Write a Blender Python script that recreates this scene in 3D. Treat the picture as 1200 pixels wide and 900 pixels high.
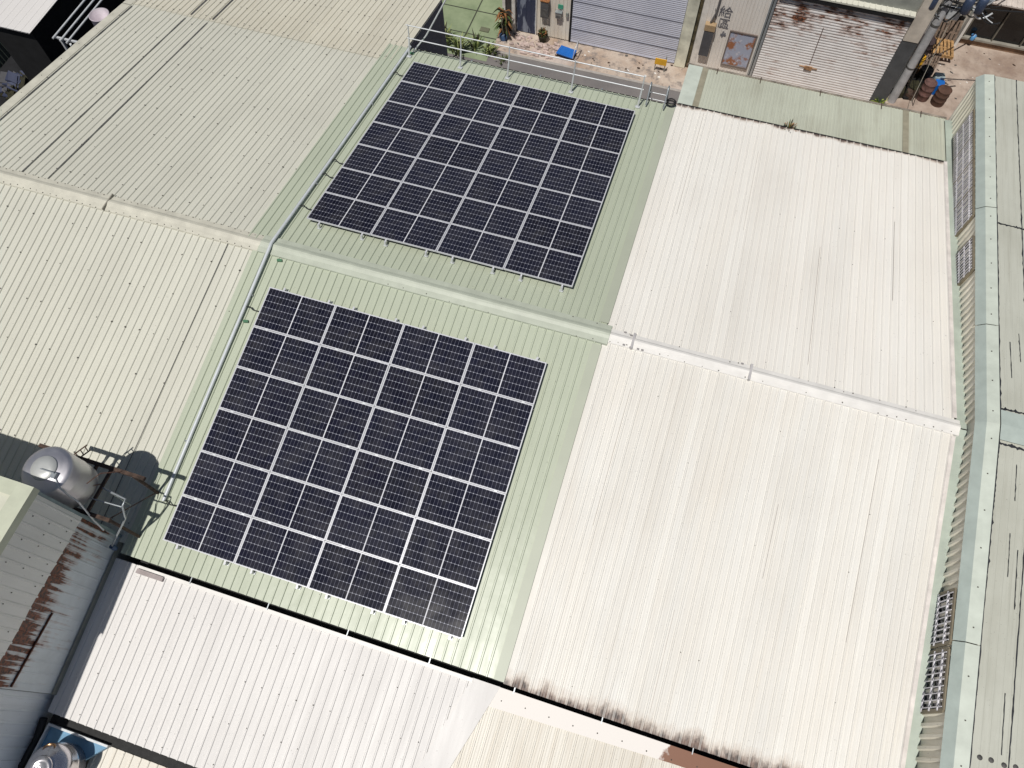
import bpy, math, random
from mathutils import Vector, Matrix
random.seed(7)
S = bpy.context.scene
for o in list(bpy.data.objects):
    bpy.data.objects.remove(o)

# ------------------------------------------------------------------ camera, sky, sun, exposure
cam = bpy.data.objects.new('camera', bpy.data.cameras.new('camera'))
S.collection.objects.link(cam)
cam.data.sensor_width = 36.0
cam.data.lens = 880.572 / 1200 * 36
cam.data.clip_end = 2000
CR = ((0.95381912, -0.26670391, 0.13819593), (0.30022191, 0.86142876, -0.40964289), (-0.00979259, 0.43221467, 0.90171758))
CP = Vector((8.9189, -8.9872, 15.6170))
m4 = Matrix(CR).to_4x4(); m4.translation = CP
cam.matrix_world = m4
S.camera = cam

SUN = Vector((-0.1066, -0.3601, 0.9268)).normalized()
w = bpy.data.worlds.new('World'); S.world = w; w.use_nodes = True
wn = w.node_tree
sky = wn.nodes.new('ShaderNodeTexSky'); sky.sky_type = 'NISHITA'; sky.sun_disc = False
sky.sun_elevation = math.asin(SUN.z); sky.sun_rotation = math.atan2(SUN.x, SUN.y)
bg = wn.nodes['Background']; bg.inputs['Strength'].default_value = 0.05
wn.links.new(sky.outputs[0], bg.inputs[0])
sl = bpy.data.lights.new('sun', 'SUN'); sl.energy = 5.0; sl.angle = math.radians(0.5); sl.color = (1.0, 0.965, 0.91)
so = bpy.data.objects.new('sun', sl); S.collection.objects.link(so)
so.rotation_euler = SUN.to_track_quat('Z', 'Y').to_euler(); so.location = (0, -20, 60)
S.view_settings.view_transform = 'Standard'; S.view_settings.look = 'None'
S.view_settings.exposure = -0.58; S.view_settings.gamma = 1.0; S.view_settings.use_curve_mapping = False

# ------------------------------------------------------------------ helpers
T1 = math.radians(9.5689); CT, ST, TT = math.cos(T1), math.sin(T1), math.tan(T1)
COL = S.collection

def rgb(r, g, b):
    f = lambda v: (v / 255 / 12.92) if v <= 10 else ((v / 255 + 0.055) / 1.055) ** 2.4
    return (f(r), f(g), f(b), 1.0)

def slope(x, y, h=0.0):
    """world point on the big double-pitch roof, h above the pan"""
    s = 1 if y >= 0 else -1
    return Vector((x, y + s * h * ST, -abs(y) * TT + h * CT))

class MB:
    def __init__(s): s.v = []; s.f = []; s.m = []; s.sm = []
    def add(s, vs, fs, mi=0, smooth=False):
        b = len(s.v); s.v += [Vector(p) for p in vs]
        for f in fs: s.f.append([b + i for i in f]); s.m.append(mi); s.sm.append(smooth)
    def quad(s, a, b, c, d, mi=0): s.add([a, b, c, d], [(0, 1, 2, 3)], mi)
    def box(s, x0, x1, y0, y1, z0, z1, mi=0):
        s.obox(((x0 + x1) / 2, (y0 + y1) / 2, (z0 + z1) / 2), ((x1 - x0) / 2, 0, 0), (0, (y1 - y0) / 2, 0), (0, 0, (z1 - z0) / 2), mi)
    def obox(s, c, u, v, w_, mi=0):
        c, u, v, w_ = Vector(c), Vector(u), Vector(v), Vector(w_)
        p = [c + a * u + b * v + d * w_ for d in (-1, 1) for a, b in ((-1, -1), (1, -1), (1, 1), (-1, 1))]
        s.add(p, [(3, 2, 1, 0), (4, 5, 6, 7), (0, 1, 5, 4), (1, 2, 6, 5), (2, 3, 7, 6), (3, 0, 4, 7)], mi)
    def prism(s, poly, ext, mi=0):
        n = len(poly); poly = [Vector(p) for p in poly]; e = Vector(ext)
        s.add(poly + [p + e for p in poly], [tuple(range(n))[::-1], tuple(range(n, 2 * n))] + [(i, (i + 1) % n, n + (i + 1) % n, n + i) for i in range(n)], mi)
    def tube(s, pts, r, n=8, mi=0, cap=True):
        pts = [Vector(p) for p in pts]; rings = []
        rr = r if isinstance(r, (list, tuple)) else [r] * len(pts)
        up = None
        for i, p in enumerate(pts):
            d = (pts[min(i + 1, len(pts) - 1)] - pts[max(i - 1, 0)]).normalized()
            a = Vector((0, 0, 1)) if abs(d.z) < 0.9 else Vector((1, 0, 0))
            u = d.cross(a).normalized(); v = d.cross(u)
            if up and u.dot(up) < 0: u, v = -u, -v
            up = u
            rings.append([p + rr[i] * (math.cos(2 * math.pi * k / n) * u + math.sin(2 * math.pi * k / n) * v) for k in range(n)])
        fs = []
        for i in range(len(pts) - 1):
            for k in range(n):
                fs.append((i * n + k, i * n + (k + 1) % n, (i + 1) * n + (k + 1) % n, (i + 1) * n + k))
        s.add([q for r_ in rings for q in r_], fs, mi, True)
        if cap:
            s.add(rings[0], [tuple(range(n))[::-1]], mi); s.add(rings[-1], [tuple(range(n))], mi)
    def lathe(s, c, prof, n=32, mi=0, axis=None):
        """prof: (radius, along) list; axis default +Z"""
        c = Vector(c); ax = Vector(axis or (0, 0, 1)).normalized()
        a = Vector((1, 0, 0)) if abs(ax.x) < 0.9 else Vector((0, 1, 0))
        u = (a - a.dot(ax) * ax).normalized(); v = ax.cross(u)
        vs = []; fs = []
        for r, z in prof:
            for k in range(n):
                t = 2 * math.pi * k / n
                vs.append(c + ax * z + r * (math.cos(t) * u + math.sin(t) * v))
        for i in range(len(prof) - 1):
            for k in range(n):
                fs.append((i * n + k, i * n + (k + 1) % n, (i + 1) * n + (k + 1) % n, (i + 1) * n + k))
        s.add(vs, fs, mi, True)
        if prof[0][0] > 1e-4: s.add(vs[:n], [tuple(range(n))[::-1]], mi)
        if prof[-1][0] > 1e-4: s.add(vs[-n:], [tuple(range(n))], mi)
    def build(s, name, mats, parent=None, bevel=0):
        if not isinstance(mats, (list, tuple)): mats = [mats]
        me = bpy.data.meshes.new(name)
        off = parent_loc(parent)
        me.from_pydata([p - off for p in s.v], [], s.f); me.update()
        for m in mats: me.materials.append(m)
        me.polygons.foreach_set('material_index', s.m); me.polygons.foreach_set('use_smooth', s.sm)
        o = bpy.data.objects.new(name, me); COL.objects.link(o)
        if parent: o.parent = parent
        if bevel:
            b = o.modifiers.new('b', 'BEVEL'); b.width = bevel; b.segments = 2; b.limit_method = 'ANGLE'
        return o

def parent_loc(p):
    v = Vector((0, 0, 0))
    while p is not None: v += Vector(p.location); p = p.parent
    return v

def thing(name, label, cat, loc=(0, 0, 0), group=None, rot=None):
    o = bpy.data.objects.new(name, None); COL.objects.link(o); o.empty_display_size = 0.2
    o.location = loc
    if rot: o.rotation_euler = rot
    o['label'] = label; o['category'] = cat
    if group: o['group'] = group
    return o

def tag(o, label, cat, group=None):
    o['label'] = label; o['category'] = cat
    if group: o['group'] = group
    return o

def struct(o): o['kind'] = 'structure'; return o

# ------------------------------------------------------------------ materials
class G:
    def __init__(s, name, rough=0.5, metal=0.0, spec=0.5):
        s.m = bpy.data.materials.new(name); s.m.use_nodes = True; s.t = s.m.node_tree
        s.b = s.t.nodes['Principled BSDF']
        s.b.inputs['Roughness'].default_value = rough; s.b.inputs['Metallic'].default_value = metal
        s.b.inputs['Specular IOR Level'].default_value = spec
        tc = s.t.nodes.new('ShaderNodeTexCoord'); s.P = tc.outputs['Object']
        sp = s.t.nodes.new('ShaderNodeSeparateXYZ'); s.L(s.P, sp.inputs[0]); s.x, s.y, s.z = sp.outputs
    def L(s, a, b):
        if hasattr(a, 'is_output') or hasattr(a, 'links'): s.t.links.new(a, b)
        else: b.default_value = a
    def math(s, op, a, b=0.0, cl=False):
        n = s.t.nodes.new('ShaderNodeMath'); n.operation = op; n.use_clamp = cl
        s.L(a, n.inputs[0]); s.L(b, n.inputs[1]); return n.outputs[0]
    def vec(s, x, y, z):
        n = s.t.nodes.new('ShaderNodeCombineXYZ')
        for i, a in enumerate((x, y, z)): s.L(a, n.inputs[i])
        return n.outputs[0]
    def sc(s, sx, sy, sz):
        n = s.t.nodes.new('ShaderNodeMapping'); n.inputs['Scale'].default_value = (sx, sy, sz); s.L(s.P, n.inputs[0]); return n.outputs[0]
    def noise(s, vec, scale=1, detail=4, rough=0.6):
        n = s.t.nodes.new('ShaderNodeTexNoise'); s.L(vec, n.inputs['Vector'])
        n.inputs['Scale'].default_value = scale; n.inputs['Detail'].default_value = detail; n.inputs['Roughness'].default_value = rough
        return n.outputs['Fac']
    def white(s, v):
        n = s.t.nodes.new('ShaderNodeTexWhiteNoise'); n.noise_dimensions = '1D'; s.L(v, n.inputs['W']); return n.outputs['Value']
    def rng(s, v, a, b, c=0.0, d=1.0, smooth=False):
        n = s.t.nodes.new('ShaderNodeMapRange'); n.interpolation_type = 'SMOOTHSTEP' if smooth else 'LINEAR'
        for i, q in enumerate((v, a, b, c, d)): s.L(q, n.inputs[i])
        return n.outputs[0]
    def mix(s, f, a, b, mode='MIX'):
        n = s.t.nodes.new('ShaderNodeMix'); n.data_type = 'RGBA'; n.blend_type = mode
        s.L(f, n.inputs[0]); s.L(a, n.inputs[6]); s.L(b, n.inputs[7]); return n.outputs[2]
    def col(s, c): s.L(c, s.b.inputs['Base Color']); return s
    def rough(s, r): s.L(r, s.b.inputs['Roughness']); return s
    def bump(s, h, strength=0.3, dist=0.01):
        n = s.t.nodes.new('ShaderNodeBump'); n.inputs['Strength'].default_value = strength; n.inputs['Distance'].default_value = dist
        s.L(h, n.inputs['Height']); s.L(n.outputs[0], s.b.inputs['Normal']); return s

def plain(name, c, rough=0.55, metal=0.0, var=0.12, scale=3.0, spec=0.5):
    g = G(name, rough, metal, spec)
    n = g.noise(g.P, scale, 5)
    dark = tuple(v * (1 - 2 * var) for v in c[:3]) + (1,); lite = tuple(min(1, v * (1 + var)) for v in c[:3]) + (1,)
    g.col(g.mix(g.rng(n, 0.3, 0.7), dark, lite)); return g.m

def roofmat(name, c, dirt=(120, 105, 90), sheet=0.06, streak=0.25, blotch=0.2, rough=0.42, warm=None, eave=None, axis='x', seam=0.8, spec=0.5, pan=None):
    """painted steel sheeting: tint per sheet, streaks running down the slope, blotches, grime at an eave"""
    g = G(name, rough, 0.0, spec)
    run, acr = (g.y, g.x) if axis == 'x' else ((g.z, g.y) if axis == 'y' else (g.z, g.x))
    sid = g.math('FLOOR', g.math('DIVIDE', acr, seam))
    base = g.mix(g.math('MULTIPLY', g.white(sid), 1.0), tuple(v * (1 - sheet) for v in c[:3]) + (1,), tuple(min(1, v * (1 + sheet)) for v in c[:3]) + (1,))
    st = g.noise(g.vec(g.math('MULTIPLY', acr, 9.0), g.math('MULTIPLY', run, 0.45), 0.0), 1.0, 5, 0.65)
    st2 = g.noise(g.vec(g.math('MULTIPLY', acr, 2.2), g.math('MULTIPLY', run, 0.3), 3.0), 1.0, 4, 0.6)
    d = rgb(*dirt)
    f = g.math('ADD', g.rng(st, 0.5, 0.8, 0, streak), g.rng(st2, 0.5, 0.8, 0, streak * 0.7), True)
    base = g.mix(f, base, d)
    bl = g.noise(g.P, 0.5, 6, 0.6)
    base = g.mix(g.rng(bl, 0.45, 0.75, 0, blotch), base, d)
    sp = g.noise(g.P, 22.0, 2, 0.5)
    base = g.mix(g.rng(sp, 0.69, 0.76, 0, 0.35), base, rgb(70, 66, 60))
    if warm:
        wn_ = g.noise(g.vec(g.math('MULTIPLY', acr, 1.3), g.math('MULTIPLY', run, 0.22), 8.0), 1.0, 3)
        base = g.mix(g.rng(wn_, 0.4, 0.75, 0, 0.55), base, rgb(*warm))
    if eave:      # mould held along the eave: (run coordinate, reach, sign)
        e0, reach, sg = eave
        dist = g.math('MULTIPLY', g.math('SUBTRACT', run, e0), sg)
        en = g.noise(g.vec(g.math('MULTIPLY', acr, 2.3), g.math('MULTIPLY', run, .6), 1.0), 1.0, 2, 0.5)
        e2 = g.noise(g.vec(g.math('MULTIPLY', acr, 8.0), g.math('MULTIPLY', run, 4.5), 4.0), 1.0, 5, 0.65)
        e3 = g.noise(g.vec(g.math('MULTIPLY', acr, .5), 0.0, 9.0), 1.0, 2, 0.5)
        k = g.math('ADD', g.math('MULTIPLY', en, 1.4), g.math('ADD', g.math('MULTIPLY', e2, 1.0), g.math('MULTIPLY', e3, .8)))
        k = g.math('SUBTRACT', k, g.math('MULTIPLY', dist, 1.0 / reach))
        halo = g.rng(k, .80, 1.35, 0.0, 0.5); core = g.rng(k, 1.16, 1.58, 0.0, 0.9)
        base = g.mix(halo, base, rgb(176, 150, 128))
        base = g.mix(core, base, g.mix(g.rng(e2, .42, .6), rgb(110, 82, 70), rgb(50, 38, 38)))
    if pan:       # each pan between two ribs weathers a little differently, the ribs stay cleaner
        pid = g.math('FLOOR', g.math('DIVIDE', g.math('SUBTRACT', acr, pan), 0.2))
        pw = g.white(g.math('ADD', pid, 0.37))
        lowd = g.rng(g.noise(g.vec(g.math('MULTIPLY', acr, .35), g.math('MULTIPLY', run, .16), 6.0), 1.0, 2), .42, .66)
        base = g.mix(g.math('MULTIPLY', pw, g.math('ADD', .05, g.math('MULTIPLY', lowd, .24))), base, rgb(188, 180, 168))
        fr_ = g.math('ABSOLUTE', g.math('SUBTRACT', g.math('FRACT', g.math('ADD', g.math('DIVIDE', g.math('SUBTRACT', acr, pan), 0.2), .5)), .5))
        base = g.mix(g.rng(fr_, .05, .11, .4, 0), base, rgb(238, 234, 226))
    g.col(base)
    if axis == 'x': g.bump(g.noise(g.sc(1.3, .9, 1), 1.0, 3, .55), .35, .03)
    g.rough(g.rng(st2, 0.3, 0.7, rough - 0.07, rough + 0.1))
    return g.m

M = {}
M['cream'] = roofmat('cream_sheet', rgb(209, 208, 195), (164, 161, 149), 0.03, 0.2, 0.16, 0.5)
M['cream_old'] = roofmat('cream_sheet_old', rgb(212, 208, 192), (168, 156, 132), 0.04, 0.25, 0.2, 0.5)
M['green'] = roofmat('green_sheet', rgb(186, 193, 173), (156, 160, 142), 0.02, 0.14, 0.14, 0.33)
M['white'] = roofmat('white_sheet', rgb(232, 230, 224), (190, 180, 166), 0.035, 0.24, 0.14, 0.5, warm=(232, 225, 213), eave=(-7.96, 0.40, 1), pan=12.2 - .02 - 12.2 + 7.82)
M['white_far'] = roofmat('white_sheet_far', rgb(243, 240, 233), (206, 198, 188), 0.025, 0.16, 0.10, 0.5, warm=(240, 234, 224), eave=(9.45, 0.2, -1), pan=7.82)
M['white_low'] = roofmat('white_sheet_new', rgb(222, 219, 216), (185, 180, 175), 0.015, 0.14, 0.1, 0.5)
M['cream_low'] = roofmat('cream_sheet_low', rgb(224, 219, 208), (194, 176, 152), 0.04, 0.36, 0.18, 0.5)
M['awning'] = roofmat('awning_sheet', rgb(198, 201, 184), (146, 142, 124), 0.05, 0.4, 0.25, 0.5)
M['right'] = roofmat('right_sheet', rgb(194, 195, 183), (140, 138, 122), 0.05, 0.35, 0.3, 0.55, seam=0.62)
M['trim_green'] = plain('trim_green', rgb(180, 191, 184), 0.45, var=0.06)
M['trim_pale'] = plain('trim_pale', rgb(205, 212, 200), 0.45, var=0.06)
M['trim_cream'] = plain('trim_cream', rgb(206, 203, 188), 0.5, var=0.08)
M['trim_white'] = plain('trim_white', rgb(232, 229, 224), 0.45, var=0.05)
M['cap_green'] = plain('cap_green', rgb(186, 192, 176), 0.5, var=0.06)
M['wall_beige'] = roofmat('wall_beige', rgb(240, 235, 220), (140, 125, 95), 0.04, 0.35, 0.3, 0.5, axis='y')
M['wall_grey'] = roofmat('wall_grey', rgb(236, 236, 231), (190, 187, 178), 0.03, 0.2, 0.2, 0.5, axis='y')
M['wall_plain'] = plain('wall_plain', rgb(150, 152, 145), 0.6)
M['screw'] = plain('screw', rgb(92, 88, 82), 0.6, var=0.2, scale=30)
M['sealant'] = plain('sealant', rgb(96, 94, 92), 0.7, var=0.25, scale=8)
M['tar'] = plain('tar', rgb(44, 46, 52), 0.6, var=0.3, scale=6)
M['dark'] = plain('dark', rgb(22, 22, 24), 0.8, var=0.3)
M['gutter'] = plain('gutter', rgb(30, 30, 30), 0.7, var=0.4, scale=9)
M['alu'] = plain('frame_aluminium', rgb(206, 207, 211), 0.35, 0.15, 0.03)
M['galv'] = plain('galvanised', rgb(176, 182, 186), 0.38, 0.55, 0.1, 9)
M['galv_white'] = plain('galvanised_bright', rgb(215, 218, 220), 0.4, 0.2, 0.06, 9)
M['conduit'] = plain('conduit', rgb(214, 219, 222), 0.4, 0.1, 0.05, 4)
M['black'] = plain('black_rubber', rgb(24, 24, 26), 0.6, var=0.1)
M['rust'] = plain('rust', rgb(96, 56, 38), 0.85, var=0.35, scale=14)
M['rust_steel'] = plain('rusty_steel', rgb(84, 66, 56), 0.75, 0.2, 0.35, 10)
M['pole'] = plain('pole_concrete', rgb(186, 186, 188), 0.8, var=0.15)
M['wood'] = plain('pallet_wood', rgb(184, 144, 96), 0.8, var=0.3, scale=9)
M['wood_grey'] = plain('pallet_wood_grey', rgb(120, 102, 88), 0.85, var=0.3, scale=9)
M['blue'] = plain('blue_plastic', rgb(24, 104, 190), 0.4, var=0.08)
M['blue_deck'] = plain('blue_paint', rgb(112, 158, 190), 0.5, var=0.12)
M['blue_dark'] = plain('blue_grey_paint', rgb(58, 84, 120), 0.5, var=0.2)
M['yellow'] = plain('yellow_paint', rgb(226, 172, 44), 0.5, var=0.1)
M['terra'] = plain('terracotta', rgb(112, 82, 76), 0.8, var=0.35, scale=5)
M['glass_dark'] = plain('window_dark', rgb(24, 25, 27), 0.15, var=0.2)
M['leaf'] = plain('leaf', rgb(84, 104, 52), 0.6, var=0.4, scale=12)
M['leaf_dry'] = plain('leaf_dry', rgb(150, 100, 58), 0.7, var=0.4, scale=12)
M['leaf_dark'] = plain('leaf_dark', rgb(52, 50, 30), 0.7, var=0.4, scale=12)
M['green_plate'] = plain('green_plate', rgb(70, 160, 130), 0.5)
M['teal_plate'] = plain('teal_plate', rgb(80, 150, 140), 0.5)

def streaky(name, base, spots, lo, hi, sx, sz, rough=0.6, zmask=None, xmask=None, acr='x'):
    """wall sheet with rust that bites into it in streaks"""
    g = G(name, rough)
    a = g.x if acr == 'x' else g.y
    n = g.noise(g.vec(g.math('MULTIPLY', a, sx), g.math('MULTIPLY', g.z, sz), 2.0), 1.0, 5, 0.65)
    n2 = g.noise(g.P, 1.2, 3)
    k = g.math('ADD', n, g.math('MULTIPLY', g.math('SUBTRACT', n2, 0.5), 0.7))
    if zmask: k = g.math('ADD', k, g.rng(g.z, zmask[0], zmask[1], zmask[2], zmask[3]))
    if xmask: k = g.math('ADD', k, g.rng(a, xmask[0], xmask[1], xmask[2], xmask[3]))
    f = g.rng(k, lo, hi)
    inner = g.mix(g.rng(g.noise(g.P, 16, 3), 0.4, 0.62), rgb(*spots), rgb(46, 34, 30))
    b = g.mix(g.rng(g.noise(g.P, 2.2, 5), 0.3, 0.7), tuple(v * 0.85 for v in base[:3]) + (1,), base)
    halo = g.mix(g.rng(k, lo - 0.1, lo, 0, 0.35), b, rgb(150, 100, 66))
    g.col(g.mix(f, halo, inner)); return g.m

def cells():
    g = G('solar_cells', 0.2, 0.0, 0.09)
    ax = g.math('ABSOLUTE', g.x)
    u = g.math('DIVIDE', g.math('SUBTRACT', ax, 0.010), 0.08475)
    v = g.math('DIVIDE', g.math('ADD', g.y, 0.5055), 0.1685)
    eu = g.math('MULTIPLY', g.math('SUBTRACT', 0.5, g.math('ABSOLUTE', g.math('SUBTRACT', g.math('FRACT', u), 0.5))), 0.08475)
    ev = g.math('MULTIPLY', g.math('SUBTRACT', 0.5, g.math('ABSOLUTE', g.math('SUBTRACT', g.math('FRACT', v), 0.5))), 0.1685)
    gap_u = g.math('LESS_THAN', eu, 0.0026)
    gap_v = g.math('LESS_THAN', ev, 0.0036)
    dia = g.math('LESS_THAN', g.math('ADD', eu, ev), 0.012)
    out = g.math('MAXIMUM', g.math('GREATER_THAN', ax, 0.8575), g.math('GREATER_THAN', g.math('ABSOLUTE', g.y), 0.5055))
    mid = g.math('LESS_THAN', ax, 0.012)
    cid = g.math('ADD', g.math('MULTIPLY', g.math('FLOOR', u), 7.13), g.math('ADD', g.math('MULTIPLY', g.math('FLOOR', v), 31.7), g.math('MULTIPLY', g.math('GREATER_THAN', g.x, 0.0), 91.0)))
    oi = g.t.nodes.new('ShaderNodeObjectInfo')
    cc = g.mix(g.white(g.math('ADD', cid, g.math('MULTIPLY', oi.outputs['Random'], 613.0))), rgb(20, 21, 34), rgb(28, 29, 44))
    c = g.mix(gap_u, cc, rgb(116, 118, 132))
    c = g.mix(gap_v, c, rgb(142, 144, 157))
    c = g.mix(dia, c, rgb(196, 198, 208))
    c = g.mix(g.math('MAXIMUM', out, mid), c, rgb(222, 223, 228))
    dust = g.noise(g.vec(g.math('ADD', g.x, g.math('MULTIPLY', oi.outputs['Random'], 37.0)), g.y, 0.0), 2.2, 5, .65)
    c = g.mix(g.rng(dust, .42, .8, 0, .10), c, rgb(150, 146, 138))
    c = g.mix(g.math('MULTIPLY', oi.outputs['Random'], .035), c, rgb(120, 124, 150))
    g.col(c); g.rough(g.rng(dust, .3, .7, .13, .24))
    return g.m
M['cells'] = cells(); M['cap_joint'] = plain('cap_joint', rgb(190, 187, 187), .6)

def steel(ra, rb):
    g = G('stainless', 0.2, 0.92)
    n = g.noise(g.sc(2, 2, 14), 1.5, 4)
    g.col(g.mix(n, rgb(205, 202, 208), rgb(228, 226, 230))); g.rough(g.rng(n, 0.3, 0.7, ra, rb))
    g.bump(g.noise(g.P, 3.0, 2), 0.12, 0.04); return g.m
M['steel'] = steel(.16, .3); M['steel_dull'] = steel(.42, .55)

# ------------------------------------------------------------------ corrugated sheets
PR_MAIN = [(-0.026, 0), (-0.014, 1), (0.014, 1), (0.026, 0)]

def corr(mb, a0, a1, pitch, lo, hi, rib=0.026, mi=0, minor=0.0, phase=0.0, prof=PR_MAIN, wf=1.0, jit=0.0):
    """ribbed sheet: lo(a, h) / hi(a, h) give the two ends of the line at across-position a and height h"""
    pts = [(a0, 0.0)]
    k = math.ceil((a0 + 0.03 - phase) / pitch)
    while True:
        c = phase + k * pitch
        if c > a1 - 0.03: break
        c += random.uniform(-jit, jit)
        for o, h in prof: pts.append((c + o * wf, h * rib))
        if minor:
            for q in (0.33, 0.67):
                cm = c + pitch * q
                if cm + 0.02 < a1 - 0.03:
                    pts += [(cm - 0.012, 0), (cm, minor), (cm + 0.012, 0)]
        k += 1
    pts.append((a1, 0.0))
    pts.sort(key=lambda p: p[0])
    vs = []
    for a, h in pts: vs += [lo(a, h), hi(a, h)]
    mb.add(vs, [(2 * i, 2 * i + 2, 2 * i + 3, 2 * i + 1) for i in range(len(pts) - 1)], mi)

def roof_sheet(mb, x0, x1, y0, y1, h0=0.0, pitch=0.2, rib=0.026, minor=0.0, phase=0.0, mi=0, zf=None, jit=0.0):
    P = zf or slope
    corr(mb, x0, x1, pitch, lambda a, h: P(a, y0, h + h0), lambda a, h: P(a, y1, h + h0), rib, mi, minor, phase, jit=jit)

def slab(mb, x0, x1, y0, y1, h0=-0.07, h1=-0.012, mi=0, zf=None):
    P = zf or slope
    v = [P(x, y, h) for h in (h0, h1) for x, y in ((x0, y0), (x1, y0), (x1, y1), (x0, y1))]
    mb.add(v, [(3, 2, 1, 0), (4, 5, 6, 7), (0, 1, 5, 4), (1, 2, 6, 5), (2, 3, 7, 6), (3, 0, 4, 7)], mi)

def screws(mb, x0, x1, ys, pitch, h, prob, r=0.015, mi=1, phase=0.0, every=2, zf=None):
    P = zf or slope
    for yy in ys:
        k0 = math.ceil((x0 - phase) / pitch); par = random.randint(0, every - 1)
        for k in range(k0, int((x1 - phase) / pitch) + 1):
            if k % every != par or random.random() > prob: continue
            x = phase + k * pitch + random.uniform(-.012, .012); y = yy + random.uniform(-.03, .03)
            rr = r * random.uniform(0.7, 1.25)
            b = [P(x + rr * math.cos(t * math.pi / 3), y + rr * math.sin(t * math.pi / 3), h - 0.004) for t in range(6)]
            t_ = [P(x + rr * .6 * math.cos(t * math.pi / 3), y + rr * .6 * math.sin(t * math.pi / 3), h + 0.008) for t in range(6)]
            mb.add(b + t_, [(0, 1, 7, 6), (1, 2, 8, 7), (2, 3, 9, 8), (3, 4, 10, 9), (4, 5, 11, 10), (5, 0, 6, 11), (6, 7, 8, 9, 10, 11)], mi)

def frange(a, b, s):
    out = []
    while a < b: out.append(a); a += s
    return out

def ridge_cap(x0, x1, half, h, mats, parent, name='ridge_cap', pitch=0.2, prob=0.8, scallop=True):
    mb = MB()
    prof = [(-half, 0.004), (-half + 0.012, h), (-half * 0.45, h + 0.006), (-0.05, h + 0.028), (0, h + 0.034), (0.05, h + 0.028), (half * 0.45, h + 0.006), (half - 0.012, h), (half, 0.004)]
    n = max(2, int((x1 - x0) / 0.4)); rows = []
    for i in range(n + 1):
        x = x0 + (x1 - x0) * i / n
        rows.append([Vector((x, y, -abs(y) * TT + hh + 0.02 * 0)) + Vector((0, 0, random.uniform(-.002, .002))) for y, hh in prof])
    k = len(prof); vs = [p for r in rows for p in r]; fs = []
    for i in range(n):
        for j in range(k - 1): fs.append((i * k + j, (i + 1) * k + j, (i + 1) * k + j + 1, i * k + j + 1))
    mb.add(vs, fs, 0)
    for r in (rows[0], rows[-1]): mb.add(r, [tuple(range(k))], 0)
    screws(mb, x0 + .1, x1 - .1, (-half + 0.05, half - 0.05), pitch, h + 0.012, prob, 0.014, 1, every=1)
    return mb.build(name, mats, parent)

# ================================================================== GROUND
GZ = -7.0
def ground_mats():
    g = G('asphalt', 0.85)
    n = g.noise(g.P, 0.7, 6); n2 = g.noise(g.P, 30, 2)
    c = g.mix(g.rng(n, 0.3, 0.7), rgb(108, 104, 104), rgb(130, 125, 123)); c = g.mix(g.rng(n2, 0.4, 0.7, 0, .3), c, rgb(90, 88, 88)); g.col(c)
    M['asphalt'] = g.m
    g = G('concrete_stained', 0.85)
    n = g.noise(g.P, 0.9, 7, 0.65); n2 = g.noise(g.P, 2.6, 6, 0.7); n3 = g.noise(g.P, 0.35, 3)
    c = g.mix(g.rng(n, 0.35, 0.65), rgb(166, 144, 126), rgb(198, 184, 170))
    c = g.mix(g.rng(n2, 0.5, 0.62, 0, .8), c, rgb(122, 114, 110))
    c = g.mix(g.rng(n3, 0.55, 0.65, 0, .5), c, rgb(200, 188, 182)); g.col(c); g.bump(n2, 0.2, 0.02)
    M['apron'] = g.m
    g = G('yard_concrete', 0.85)
    n = g.noise(g.P, 0.8, 7, 0.65); n2 = g.noise(g.P, 3.0, 5, 0.7)
    c = g.mix(g.rng(n, 0.35, 0.65), rgb(152, 132, 118), rgb(190, 174, 160))
    c = g.mix(g.rng(n2, 0.5, 0.7, 0, .6), c, rgb(126, 110, 102)); g.col(c)
    M['yard'] = g.m
    g = G('green_floor_paint', 0.7)
    n = g.noise(g.P, 1.1, 6, 0.65)
    c = g.mix(g.rng(n, 0.3, 0.7), rgb(120, 134, 104), rgb(152, 164, 132))
    j1 = g.math('LESS_THAN', g.math('ABSOLUTE', g.math('SUBTRACT', g.math('FRACT', g.math('DIVIDE', g.y, 1.45)), 0.5)), 0.022)
    j2 = g.math('LESS_THAN', g.math('ABSOLUTE', g.math('SUBTRACT', g.x, -1.45)), 0.03)
    c = g.mix(g.math('MAXIMUM', j1, j2), c, rgb(66, 70, 58)); g.col(c)
    M['green_floor'] = g.m
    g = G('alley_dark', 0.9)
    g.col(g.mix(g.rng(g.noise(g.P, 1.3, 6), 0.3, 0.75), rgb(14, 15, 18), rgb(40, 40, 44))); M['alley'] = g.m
ground_mats()
def sheet(name, x0, x1, y0, y1, z, m):
    mb = MB(); mb.quad((x0, y0, z), (x1, y0, z), (x1, y1, z), (x0, y1, z)); return struct(mb.build(name, m))
sheet('ground', -300, 300, -300, 300, GZ, M['asphalt'])
sheet('road', -10.5, 300, 12.0, 16.05, GZ + 0.004, M['asphalt'])
sheet('concrete_apron', -0.1, 16.2, 16.05, 18.2, GZ + 0.008, M['apron'])
sheet('yard', 16.2, 60, 9.6, 22.2, GZ + 0.012, M['yard'])
sheet('painted_floor', -9.0, -0.1, 15.3, 24, GZ + 0.010, M['green_floor'])
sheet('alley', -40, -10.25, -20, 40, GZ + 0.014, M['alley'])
mb = MB(); mb.box(-0.1, 16.0, 15.93, 16.05, GZ, GZ + 0.03); struct(mb.build('kerb', plain('kerb_stone', rgb(170, 164, 158), 0.8)))

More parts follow.
